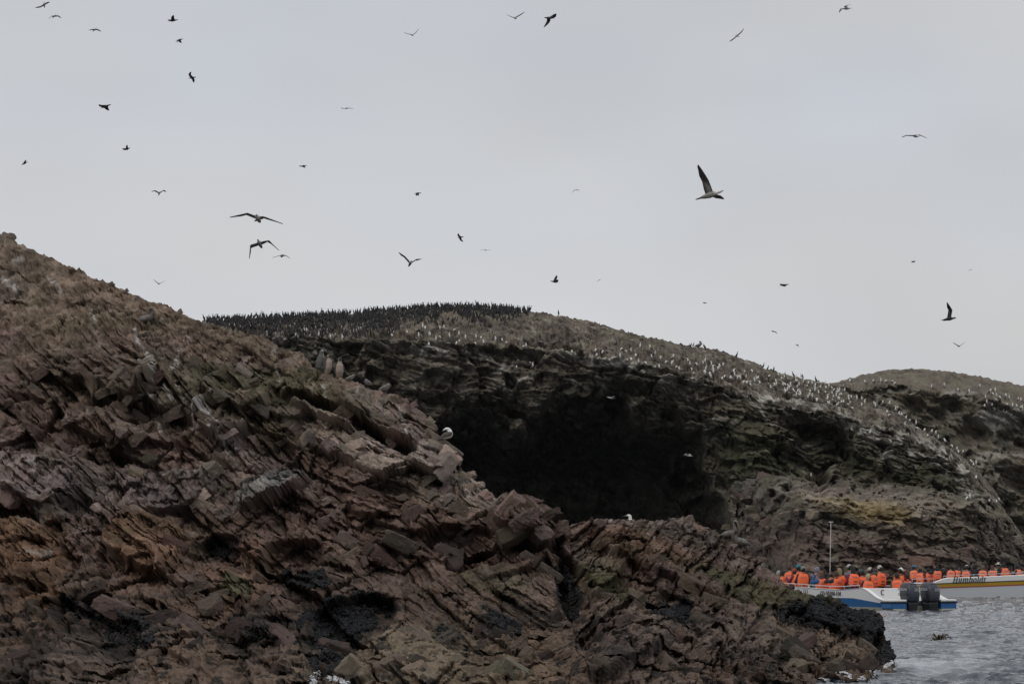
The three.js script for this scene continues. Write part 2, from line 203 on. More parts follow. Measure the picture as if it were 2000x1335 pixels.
// ------------------------------------------------------------------ the island with the cave
const ridgeB = table([[-460, 1172], [-250, 860], [-60, 720], [250, 640], [380, 628], [440, 624], [520, 620], [600, 617], [700, 611], [760, 606], [850, 600], [930, 599], [1000, 604], [1050, 610], [1100, 617], [1150, 627], [1200, 640], [1250, 655], [1300, 665], [1350, 675], [1400, 683], [1450, 700], [1500, 719], [1550, 736], [1600, 745], [1640, 752], [1660, 770], [1690, 786], [1750, 800], [1790, 832], [1850, 868], [1900, 905], [1940, 952], [1970, 1004], [2000, 1042], [2040, 1100], [2080, 1160]]);
const lip = table([[-460, 1172], [-250, 880], [-60, 735], [300, 645], [480, 654], [600, 658], [720, 664], [900, 670], [1000, 676], [1100, 690], [1300, 718], [1400, 752], [1500, 780], [1600, 802], [1700, 830], [1800, 862], [1900, 930], [2000, 1050]]);
const roof = table([[300, 740], [600, 742], [700, 765], [800, 800], [900, 806], [1000, 800], [1080, 775], [1200, 752], [1300, 768], [1370, 800], [1430, 1000], [1500, 1100]]);
const wallR = table([[700, 1340], [800, 1378], [900, 1398], [1000, 1428], [1080, 1445], [1200, 1450]]);
const bulge = (px, py, n) => { const l = lerp(1440, 1470, clamp((py - 930) / 150)); return sstep(l - 20, l + 130, px + n * 30) * sstep(920, 985, py + n * 40 - Math.max(0, px - 1800) * .25) * sstep(2080, 1900, px); };
function baseB(px, py, n = 0) {
  const R = ridgeB(px), Lp = Math.max(lip(px), R + 6);
  let D = 258;
  if (py < Lp) D = 258 + 30 * Math.pow(clamp((Lp - py) / Math.max(20, Lp - R)), 1.15) * clamp((Lp - R) / 60, .25, 1);
  else D = 258 + (.6 * sstep(0, 12, py - Lp) - .4 * sstep(10, 90, py - Lp)) * sstep(1500, 1300, px) - 14 * clamp((py - Lp) / 330) * sstep(1380, 1500, px);
  const mouth = sstep(-20, 110, py - roof(px) - 14 + n * 70) * sstep(45, -70, px - wallR(py) + n * 170) * sstep(470, 640, px + n * 60), shelf = Math.exp(-Math.pow((px - 1250) / 120, 2) - Math.pow((py - 840) / 75, 2));
  D += mouth * 32 * (.5 + .5 * clamp((py - 740) / 180)) * (1 - .62 * shelf) * (1 - .5 * sstep(1180, 1400, px));
  D += 6 * sstep(1.1, .3, Math.hypot((px - 1590) / 66, (py - 885) / 56) + n * 1.1) + 4 * sstep(1, .4, Math.hypot((px - 1560) / 40, (py - 830) / 30) + n * .5);
  return D - 22 * bulge(px, py, n);
}
const KB = { cliff: [.073, .067, .052], cliff2: [.104, .090, .069], top: [.135, .112, .092], green: [.090, .088, .055], guano: [.40, .385, .355], bulge: [.185, .155, .125], red: [.140, .105, .090], ochre: [.23, .175, .088], cave: [.06, .056, .048], moss: [.05, .062, .028] };
const patchB = patches([
  [560, 672, 90, 12, 3, KB.guano, .7], [880, 694, 110, 22, 3, KB.guano, .8], [960, 716, 70, 16, 6, KB.guano, .45], [1180, 706, 120, 12, 8, KB.guano, .7], [1280, 732, 70, 14, 8, KB.guano, .55], [1370, 745, 70, 12, 5, KB.guano, .5], [1470, 770, 80, 18, 10, KB.guano, .5], [1620, 806, 130, 30, 14, KB.guano, .42], [1700, 836, 100, 26, 20, KB.guano, .42], [1790, 850, 60, 24, 25, KB.guano, .4], [1870, 900, 36, 36, 45, KB.guano, .7], [1840, 885, 30, 40, 10, KB.guano, .5], [1715, 855, 30, 10, 8, KB.guano, .7], [1725, 895, 16, 16, 20, KB.guano, .6], [1790, 880, 40, 12, 15, KB.guano, .6], [1890, 950, 12, 50, 0, KB.guano, .6], [1930, 975, 26, 20, 20, KB.guano, .5],
  [820, 740, 130, 40, -20, KB.cliff2, .7], [740, 720, 90, 30, -20, KB.cliff2, .5], [1750, 800, 120, 30, 10, KB.top, .4], [1000, 780, 80, 20, -20, KB.cliff2, .5],
  [1620, 990, 120, 40, 12, KB.bulge, .9], [1760, 1000, 200, 50, 6, KB.bulge, .85], [1900, 1030, 120, 40, 6, KB.bulge, .9], [1610, 1008, 90, 24, 14, KB.ochre, .75], [1640, 1020, 40, 14, 10, KB.ochre, .5], [1540, 985, 40, 26, 30, KB.guano, .25], [1850, 985, 90, 26, 10, KB.green, .45], [1940, 1000, 40, 30, 20, KB.green, .3], [1700, 965, 120, 18, 4, KB.cliff2, .6], [1580, 960, 50, 20, -10, KB.red, .5],
  [1620, 1080, 160, 44, 0, KB.red, .9], [1830, 1085, 200, 34, 0, KB.red, .8], [1760, 1060, 80, 30, 0, KB.cliff2, .6], [1560, 900, 140, 60, 10, KB.moss, .3], [1450, 870, 60, 80, 0, KB.moss, .25], [1780, 940, 100, 40, 10, KB.moss, .3], [1450, 1000, 40, 50, 20, KB.bulge, .5], [1440, 1060, 70, 40, 0, KB.red, .7],
], (x, y) => 258);
const streaksB = line([[1035, 740], [1008, 752], [985, 768]], 2, 1, () => 260).concat(line([[1885, 925], [1890, 975]], 4, .8, () => 255), line([[1880, 930], [1884, 990]], 3, .7, () => 255), line([[1450, 770], [1480, 800], [1490, 830]], 3, .6, () => 258), line([[1520, 800], [1560, 812], [1580, 830]], 3, .6, () => 258));
{
  const nc = 960, nf = 330, nb = 24, nr = nf + nb, P = new Float32Array(nc * nr * 3), C = new Float32Array(nc * nr * 3);
  for (let i = 0; i < nc; i++) {
    const px = i < 80 ? lerp(-455, 248, i / 80) : lerp(250, 2078, (i - 80) / (nc - 81)), R = ridgeB(px) + 1.2 * vnoise(px * .13, 1, 1, 5) + 1.2 * vnoise(px * .31, 3, 1, 6);
    for (let j = 0; j < nr; j++) {
      const o = (j * nc + i) * 3; let p, py, back = 0;
      if (j < nf) { py = lerp(1172, R, Math.pow(j / (nf - 1), .93)); const n = fbm(px * .02, py * .02, 3, 4, 3); p = at(px, py, baseB(px, py, n)); }
      else { back = (j - nf + 1) / nb; py = R; p = at(px, R, baseB(px, R)); const y0 = p.y; p.z -= back * (30 + 60 * back) + .5; p.y = lerp(y0, -1.5, back * back); }
      const x = p.x, y = p.y, z = p.z, zz = z * .6, Lp = Math.max(lip(px), R + 6), top = sstep(10, -8, py - Lp + 10 * fbm(px * .03, 2, 1, 3, 9)), bl = bulge(px, py, 0);
      const wob = fbm(x * .16, y * .16, zz * .16, 3, 2), ca = Math.cos(.22), sa = Math.sin(.22), u = x * ca - y * sa + wob, v = x * sa + y * ca + .8 * fbm(x * .4, y * .4, zz * .4, 2, 7);
      const big = facet(u * .13, v * .22, zz * .12, 81, 1.7), mid = facet(u * .34, v * .52, zz * .3, 82, 1.9), id = V.id, small = facet(u * .95, v * 1.4, zz * .8, 83, 2), id2 = V.id;
      const sl = slabs(u, v, 311, 5.5, 2.1), sl2 = slabs(u, v, 312, 1.9, .75); let d = (big * 1.1 + mid * .6 + sl * .9 + sl2 * .5 + mid * .3) * (1 - top * .88) * (1 - bl * .45) + small * lerp(.36, .3, top) + fbm(x * 1.2, y * 1.2, zz * 1.2, 3, 27) * lerp(.4, .8, top) + facet(u * 2.4, v * 3.2, zz * 2.2, 84, 2) * lerp(.14, .2, top) + fbm(x * 4.2, y * 4.2, zz * 4, 2, 29) * .16;
      const sv = v * .62 + wob * .6, fr = sv - Math.floor(sv); d += (fr < .8 ? fr / .8 : (1 - fr) / .2) * .5 * (1 - top);
      // the dark step below the nesting ledge
      const st = sstep(-2, 2, py - Lp + 16) * sstep(3, -1, py - Lp + 6) * (px < 1150 ? 1 : .35) * sstep(-.35, .1, fbm(px * .012, 3, 2, 3, 44) + .15); d -= st * 1.6;
      const e = back ? .3 * (1 - back) : .45 + .55 * sstep(0, 26, py - R); d *= e;
      P[o] = x; P[o + 1] = y + d * lerp(.12, .42, top); P[o + 2] = z + d * .95;
      const n1 = fbm(x * .22, y * .3, zz * .2, 4, 33), n2 = fbm(x * 1.1, y * 1.3, zz, 3, 35), n3 = vnoise(x * 4.5, y * 4.5, z * 3, 37);
      let r, g, b; { const t = sstep(-.15, .3, n1 + (id & 255) / 255 * .3 - .12); r = lerp(KB.cliff[0], KB.cliff2[0], t); g = lerp(KB.cliff[1], KB.cliff2[1], t); b = lerp(KB.cliff[2], KB.cliff2[2], t); }
      r = lerp(r, KB.top[0], top); g = lerp(g, KB.top[1], top); b = lerp(b, KB.top[2], top);
      const gt = top * sstep(.02, .3, n2 + n1 * .5) * .6; r = lerp(r, KB.green[0], gt); g = lerp(g, KB.green[1], gt); b = lerp(b, KB.green[2], gt);
      for (const q of patchB) { const f = inPatch(q, x, y * 1 + 0, n1 * 1.3 + n2 * 1.1) * q.w * (q.col === KB.guano ? sstep(-.25, .28, n2 * 1.2 + n3 * .35) : 1); if (f > 0) { r += (q.col[0] - r) * f; g += (q.col[1] - g) * f; b += (q.col[2] - b) * f; } }
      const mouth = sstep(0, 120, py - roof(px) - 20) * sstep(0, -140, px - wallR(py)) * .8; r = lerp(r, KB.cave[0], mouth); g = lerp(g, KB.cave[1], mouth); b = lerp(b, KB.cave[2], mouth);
      const k = 1 + ((id2 & 255) / 255 - .5) * .45 + n2 * lerp(.7, 1.25, top) + n3 * lerp(.3, .6, top); r *= k; g *= k; b *= k;
      let s = lineAt(streaksB, x + n2 * .5, y) * .8; s = Math.max(s, (1 - mouth) * (1 - top) * (1 - bl * .8) * sstep(.16, .4, n2 + n3 * .15 + n1 * .3) * .27, top * sstep(.3, .5, n2 + n3 * .3) * .25);
      r = lerp(r, KB.guano[0], s); g = lerp(g, KB.guano[1], s); b = lerp(b, KB.guano[2], s);
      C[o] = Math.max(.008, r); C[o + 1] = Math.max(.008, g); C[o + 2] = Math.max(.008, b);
    }
  }
  const m = new THREE.Mesh(gridGeometry(P, C, nc, nr), landMat); m.name = 'island_terrain'; m.userData = { kind: 'structure', label: 'dark rocky island with a wide sea cave and bird colonies on its crest' }; scene.add(shade(m));
  land.isle = new Finder(P, nc * nf); land.isleMesh = m;
}
// ------------------------------------------------------------------ the far hill on the right
const ridgeC = table([[1480, 790], [1560, 768], [1600, 756], [1640, 744], [1700, 728], [1750, 721], [1800, 721], [1850, 724], [1900, 733], [1960, 744], [2000, 752], [2060, 775], [2200, 840]]);
{
  const nc = 330, nf = 210, nb = 14, nr = nf + nb, P = new Float32Array(nc * nr * 3), C = new Float32Array(nc * nr * 3);
  for (let i = 0; i < nc; i++) {
    const px = lerp(1480, 2200, i / (nc - 1)), R = ridgeC(px) + 1.5 * vnoise(px * .2, 1, 1, 5);
    const L = table([[1480, 800], [1640, 752], [1750, 756], [1850, 766], [1950, 782], [2000, 805], [2200, 880]])(px) + 3 * vnoise(px * .06, 4, 1, 8);
    for (let j = 0; j < nr; j++) {
      const o = (j * nc + i) * 3; let p, py, back = 0;
      if (j < nf) { py = lerp(1150, R, j / (nf - 1)); const n = fbm(px * .02, py * .02, 3, 4, 13); p = at(px, py, py < L ? 335 + 26 * clamp((L - py) / Math.max(8, L - R)) : 335 + 1 * sstep(0, 30, py - L) - 12 * clamp((py - L - 20) / 250) + n * 6 + 3 * sstep(940, 1030, py) * sstep(1900, 1960, px)); }
      else { back = (j - nf + 1) / nb; py = R; p = at(px, R, 361); p.z -= back * 80 + .5; p.y = lerp(p.y, -1.5, back * back); }
      const x = p.x, y = p.y, z = p.z, zz = z * .6, top = sstep(6, -4, py - L), wob = fbm(x * .15, y * .15, zz * .15, 3, 2);
      const u = x * .94 - y * .34 + wob, v = x * .34 + y * .94;
      const big = facet(u * .12, v * .2, zz * .12, 91, 1.1), mid = facet(u * .36, v * .5, zz * .3, 92, 1.2), id = V.id;
      let d = (big * 1.4 + mid * .7 + slabs(u, v, 411, 6, 2.4) * 1.3 + slabs(u, v, 412, 2, .8) * .6) * (1 - top * .9) + facet(u * 1.0, v * 1.2, zz, 93, 1.2) * .4 + fbm(x, y, zz, 3, 28) * .7;
      d -= sstep(-1, 3, py - L) * sstep(14, 7, py - L) * .9 * (px < 1960 ? 1 : 0); d *= back ? .3 * (1 - back) : .5 + .5 * sstep(0, 20, py - R);
      P[o] = x; P[o + 1] = y + d * lerp(.12, .5, top); P[o + 2] = z + d * .9;
      const n1 = fbm(x * .22, y * .3, zz * .2, 4, 133), n2 = fbm(x * 1.1, y * 1.3, zz, 3, 135), t = sstep(-.1, .3, n1 + (id & 255) / 255 * .3 - .1), gt = top * sstep(-.1, .25, n2) * .6;
      const gu = Math.max(inGuano(px, py, n1 + n2), (1 - top) * sstep(.15, .4, n2 + n1 * .4) * .35);
      for (let c = 0; c < 3; c++) { let q = lerp(lerp(KB.cliff[c], KB.cliff2[c], t), KB.top[c], top); q = lerp(q, KB.green[c], gt) * (lerp(1.4, 1.12, top) + n2 * lerp(.6, 1.2, top) + ((id >>> 8 & 255) / 255 - .5) * .3); C[o + c] = Math.max(.008, lerp(q, KB.guano[c], gu)); }
    }
  }
  function inGuano(px, py, n) { let f = 0; for (const [x, y, a, b, w] of [[1960, 820, 70, 22, .6], [1730, 762, 60, 5, .5], [1950, 885, 22, 12, .5], [1920, 895, 16, 18, .4], [1870, 768, 60, 4, .35]]) f = Math.max(f, sstep(1.2, .5, Math.hypot((px - x) / a, (py - y) / b) + n * .5) * w); return f; }
  const m = new THREE.Mesh(gridGeometry(P, C, nc, nr), landMat); m.name = 'far_hill'; m.userData = { kind: 'structure', label: 'rounded brown hill with dark cliff behind the right flank of the island' }; scene.add(shade(m));
  land.far = new Finder(P, nc * nf);
}
// ------------------------------------------------------------------ the sea
{
  const cols = [-9000, -3000, -1000, -400]; for (let x = -300; x < 1560; x += 15) cols.push(x); for (let x = 1560; x <= 2060; x += 1.6) cols.push(x); cols.push(2100, 2200, 2500, 4000, 9000);
  const rows = [-60, 0, 12, 22, 30]; for (let k = 0; k < 640; k++) rows.push(1e4 / lerp(275, 34, k / 639)); rows.push(330, 400, 520, 800, 1600, 4000, 8000);
  const nc = cols.length, nr = rows.length, P = new Float32Array(nc * nr * 3), C = new Float32Array(nc * nr * 3);
  const R = rng(8), waves = []; for (let k = 0; k < 26; k++) { const l = [3.2, 1.7, 1.0, .6, .36][k % 5] * (.75 + R() * .5), a = -1.25 + (R() - .5) * 1.9; waves.push([Math.cos(a) * 6.283 / l, Math.sin(a) * 6.283 / l, R() * 6.283, l * [.005, .0085, .011, .012, .012][k % 5]]); }
  for (let j = 0; j < nr; j++) for (let i = 0; i < nc; i++) {
    const D = rows[j], s = Math.max(D, 22), x = (cols[i] - 1000) / F * s * (D < 0 ? 1 : 1), z = -D, o = (j * nc + i) * 3;
    const near = D > 30 && D < 300 && cols[i] >= -300 && cols[i] <= 2060 ? 1 : 0, dense = cols[i] >= 1560 ? 1 : .35;
    let y = 0; if (near) { const wx = x + .5 * fbm(x * .3, 1, z * .3, 2, 3), wz = z + .6 * fbm(x * .3, 7, z * .3, 2, 4); for (const [kx, kz, ph, a] of waves) { const q = Math.sin(wx * kx + wz * kz + ph); y += a * (1 - 1.5 * Math.abs(q) + .25) * .95 ; } y *= .9 + .6 * fbm(x * .12, 2, z * .12, 3, 6); y += .05 * Math.sin(z * .5 + x * .12) + .03 * fbm(x * 2, 3, z * 2, 3, 12); y *= dense; }
    P[o] = x; P[o + 1] = y - .04; P[o + 2] = z;
    let f = 0; if (near) {
      const n = fbm(x * .5 + z * .05, 4, z * .16, 4, 15), m = fbm(x * 2.2, 5, z * .9, 4, 16);
      f = sstep(.36, .55, n + m * .5) * .18 + sstep(.08, .16, y) * sstep(.1, .4, m) * .4;
      const px = cols[i], py = 1100 + 1e4 / D;     // white water round the point and along its lee
      const tip = Math.exp(-Math.pow(Math.hypot((x - at(1725, 1300, 50.5).x) / 1.3, (z + 51) / 5), 2)); f = Math.max(f, tip * sstep(-.25, .3, m + n) * .95);
      const run = Math.exp(-Math.pow((z + 57.5 + (x - 9) * .7) / 3.2, 2)) * sstep(6, 8, x); f = Math.max(f, run * sstep(.05, .4, m + n * .7) * .5);
      const wake = Math.exp(-Math.pow((z + 100) / 4, 2)) * sstep(12, 17, x); f = Math.max(f, wake * sstep(.1, .4, m + n) * .5);
      const gap = Math.exp(-Math.pow(Math.hypot((x + 3) / .5, (z + 45) / 3), 2)); f = Math.max(f, gap * sstep(-.3, .2, m) * .9);
    }
    const sand = near * sstep(.0, .4, fbm(x * .25, 9, z * .1, 3, 18)) * sstep(66, 50, D) * .25;
    C[o] = lerp(lerp(.016, .035, sand), .5, f); C[o + 1] = lerp(lerp(.027, .038, sand), .53, f); C[o + 2] = lerp(lerp(.045, .042, sand), .57, f);
  }
  const S = 256, data = new Uint8Array(S * S * 4); for (let j = 0; j < S; j++) for (let i = 0; i < S; i++) { const a = i / S * 6.283, b = j / S * 6.283, v = fbm(Math.cos(a) * 3 + 9, Math.sin(a) * 3 + Math.cos(b) * 3, Math.sin(b) * 3, 4, 3) * 160 + 128; data.set([v, v, v, 255], (j * S + i) * 4); }
  const bump = new THREE.DataTexture(data, S, S); bump.wrapS = bump.wrapT = THREE.RepeatWrapping; bump.magFilter = THREE.LinearFilter; bump.needsUpdate = true;
  const g = gridGeometry(P, C, nc, nr); { const uv = new Float32Array(nc * nr * 2); for (let k = 0; k < nc * nr; k++) { uv[k * 2] = P[k * 3] / 1.7; uv[k * 2 + 1] = P[k * 3 + 2] / 1.7; } g.setAttribute('uv', new THREE.BufferAttribute(uv, 2)); }

  const m = new THREE.Mesh(g, new THREE.MeshPhysicalMaterial({ vertexColors: true, roughness: .07, ior: 1.33, bumpMap: bump, bumpScale: .03 })); m.name = 'water'; m.userData = { kind: 'structure', label: 'choppy grey sea with thin streaks of foam' }; m.receiveShadow = true; scene.add(m);
}
// ------------------------------------------------------------------ birds
// a smooth body round a bent axis: points [x, y, z, radius across, radius up], coloured by colour(t, side, up, point)
function bodyTube(pts, seg, rings, colour) {
  const cv = new THREE.CatmullRomCurve3(pts.map((p) => new THREE.Vector3(p[0], p[1], p[2])), false, 'centripetal'), n = pts.length - 1, P = [], C = [], I = [];
  const side = new THREE.Vector3(), up = new THREE.Vector3(), q = new THREE.Vector3();
  for (let j = 0; j <= rings; j++) {
    const t = j / rings, k = Math.min(n - 1, Math.floor(t * n)), f = t * n - k, c = cv.getPoint(t), tan = cv.getTangent(Math.min(.999, Math.max(.001, t)));
    const ss = f * f * (3 - 2 * f), ra = lerp(pts[k][3], pts[k + 1][3], ss), rb = lerp(pts[k][4], pts[k + 1][4], ss);
    side.set(1, 0, 0).addScaledVector(tan, -tan.x).normalize(); up.crossVectors(tan, side).normalize();
    for (let i = 0; i <= seg; i++) { const a = i / seg * Math.PI * 2, u = Math.cos(a), v = Math.sin(a); q.copy(c).addScaledVector(side, u * ra).addScaledVector(up, v * rb); P.push(q.x, q.y, q.z); const col = colour(t, u, v, q); C.push(col[0], col[1], col[2]); }
  }
  for (let j = 0; j < rings; j++) for (let i = 0; i < seg; i++) { const a = j * (seg + 1) + i, b = a + 1, c = a + seg + 1, d = c + 1; I.push(a, c, b, b, c, d); }
  const g = new THREE.BufferGeometry(); g.setAttribute('position', new THREE.Float32BufferAttribute(P, 3)); g.setAttribute('color', new THREE.Float32BufferAttribute(C, 3)); g.setIndex(I); g.computeVertexNormals();
  if (g.attributes.normal) { // outward
    const c0 = new THREE.Vector3(), m = Math.floor(rings / 2) * (seg + 1); const nrm = g.attributes.normal, pos = g.attributes.position; const cc = cv.getPoint(Math.floor(rings / 2) / rings); c0.set(pos.getX(m) - cc.x, pos.getY(m) - cc.y, pos.getZ(m) - cc.z);
    if (c0.x * nrm.getX(m) + c0.y * nrm.getY(m) + c0.z * nrm.getZ(m) < 0) { const ix = g.index.array; for (let k = 0; k < ix.length; k += 3) { const t = ix[k + 1]; ix[k + 1] = ix[k + 2]; ix[k + 2] = t; } g.computeVertexNormals(); }
  }
  return g;
}
const WHITE = [.74, .73, .70], INK = [.018, .018, .020], SOOT = [.03, .03, .034], BROWN = [.075, .06, .05], GREYB = [.16, .155, .15];
const birdMat = vcol({ roughness: .8 });
function legs(dx, h, z, r, col) { return [-1, 1].map((s) => { const g = new THREE.CylinderGeometry(r, r, h, 5); g.translate(s * dx, h / 2, z); g.deleteAttribute('uv'); const n = g.attributes.position.count, c = new Float32Array(n * 3); for (let i = 0; i < n; i++) c.set(col, i * 3); g.setAttribute('color', new THREE.BufferAttribute(c, 3)); return g; }); }
const joinBird = (gs) => mergeGeometries(gs.map((g) => { const q = g.index ? g : g; q.deleteAttribute('uv'); return q; }), false);
// standing birds face +z, feet at the origin
const boobyStanding = joinBird([bodyTube([[0, .10, -.36, .02, .012], [0, .17, -.24, .055, .03], [0, .27, -.10, .105, .10], [0, .37, .03, .11, .115], [0, .47, .09, .075, .08], [0, .56, .10, .045, .05], [0, .64, .11, .048, .052], [0, .675, .15, .042, .043], [0, .665, .20, .02, .02], [0, .65, .30, .004, .005]], 12, 34,
  (t, u, v, p) => t > .9 ? [.2, .21, .2] : t > .46 ? WHITE : v > .15 || Math.abs(u) > .86 ? (((p.x * 90 | 0) + (p.z * 60 | 0)) & 3 ? BROWN : [.17, .15, .135]) : WHITE), ...legs(.04, .24, .0, .012, [.1, .11, .13])]);
const boobyResting = joinBird([bodyTube([[0, .06, -.30, .02, .012], [0, .10, -.18, .06, .04], [0, .15, -.04, .115, .10], [0, .20, .08, .11, .115], [0, .29, .10, .062, .066], [0, .345, .06, .052, .052], [0, .36, .0, .042, .04], [0, .33, -.07, .016, .018], [0, .29, -.13, .004, .005]], 12, 30,
  (t, u, v, p) => t > .92 ? [.2, .21, .2] : t > .45 ? WHITE : v > -.1 || Math.abs(u) > .8 ? BROWN : WHITE)]);
const cormorantStanding = joinBird([bodyTube([[0, .03, -.22, .012, .01], [0, .13, -.16, .05, .03], [0, .26, -.06, .085, .085], [0, .38, .0, .088, .09], [0, .48, .03, .055, .058], [0, .57, .02, .03, .033], [0, .65, .03, .028, .03], [0, .70, .06, .03, .031], [0, .70, .10, .016, .016], [0, .705, .19, .004, .004]], 9, 24,
  (t, u, v) => t < .58 && t > .1 && v < -.45 && Math.abs(u) < .8 ? [.42, .41, .39] : t > .8 ? [.05, .04, .04] : INK), ...legs(.035, .2, 0, .014, [.12, .06, .05])]);
const cormorantDark = joinBird([bodyTube([[0, .03, -.20, .012, .01], [0, .13, -.15, .05, .03], [0, .26, -.06, .085, .085], [0, .38, .0, .088, .09], [0, .48, .04, .055, .058], [0, .57, .06, .03, .033], [0, .63, .05, .028, .03], [0, .69, .07, .03, .031], [0, .70, .11, .016, .016], [0, .73, .19, .004, .004]], 9, 24, (t, u, v) => INK), ...legs(.035, .2, 0, .014, SOOT)]);
const pelicanPerched = joinBird([bodyTube([[0, .28, -.62, .05, .02], [0, .34, -.45, .14, .08], [0, .38, -.18, .23, .19], [0, .44, .12, .21, .2], [0, .58, .27, .10, .12], [0, .78, .22, .062, .07], [0, .97, .20, .055, .06], [0, 1.05, .27, .065, .07], [0, 1.0, .36, .045, .05], [0, .78, .46, .035, .045], [0, .50, .52, .006, .008]], 14, 44,
  (t, u, v, p) => t > .78 ? [.12, .10, .075] : t > .56 ? (v < -.2 ? [.045, .038, .034] : [.2, .18, .15]) : t > .44 ? [.13, .11, .10] : v > -.2 ? (((p.z * 30 | 0) + (p.x * 34 | 0)) & 1 ? [.15, .145, .14] : [.10, .095, .09]) : [.08, .07, .065]), ...legs(.09, .3, 0, .025, [.09, .09, .08])]);

const pelicanResting = joinBird([bodyTube([[0, .10, -.60, .05, .02], [0, .18, -.45, .14, .08], [0, .25, -.18, .23, .19], [0, .32, .12, .21, .2], [0, .46, .24, .10, .12], [0, .62, .16, .07, .07], [0, .74, .14, .065, .07], [0, .77, .22, .07, .075], [0, .70, .32, .045, .05], [0, .48, .40, .035, .045], [0, .25, .42, .006, .008]], 14, 44,
  (t, u, v, p) => t > .76 ? [.10, .08, .06] : t > .46 ? [.06, .048, .042] : v > -.2 ? (((p.z * 30 | 0) + (p.x * 34 | 0)) & 1 ? [.16, .15, .14] : [.11, .10, .092]) : [.10, .085, .072])]);

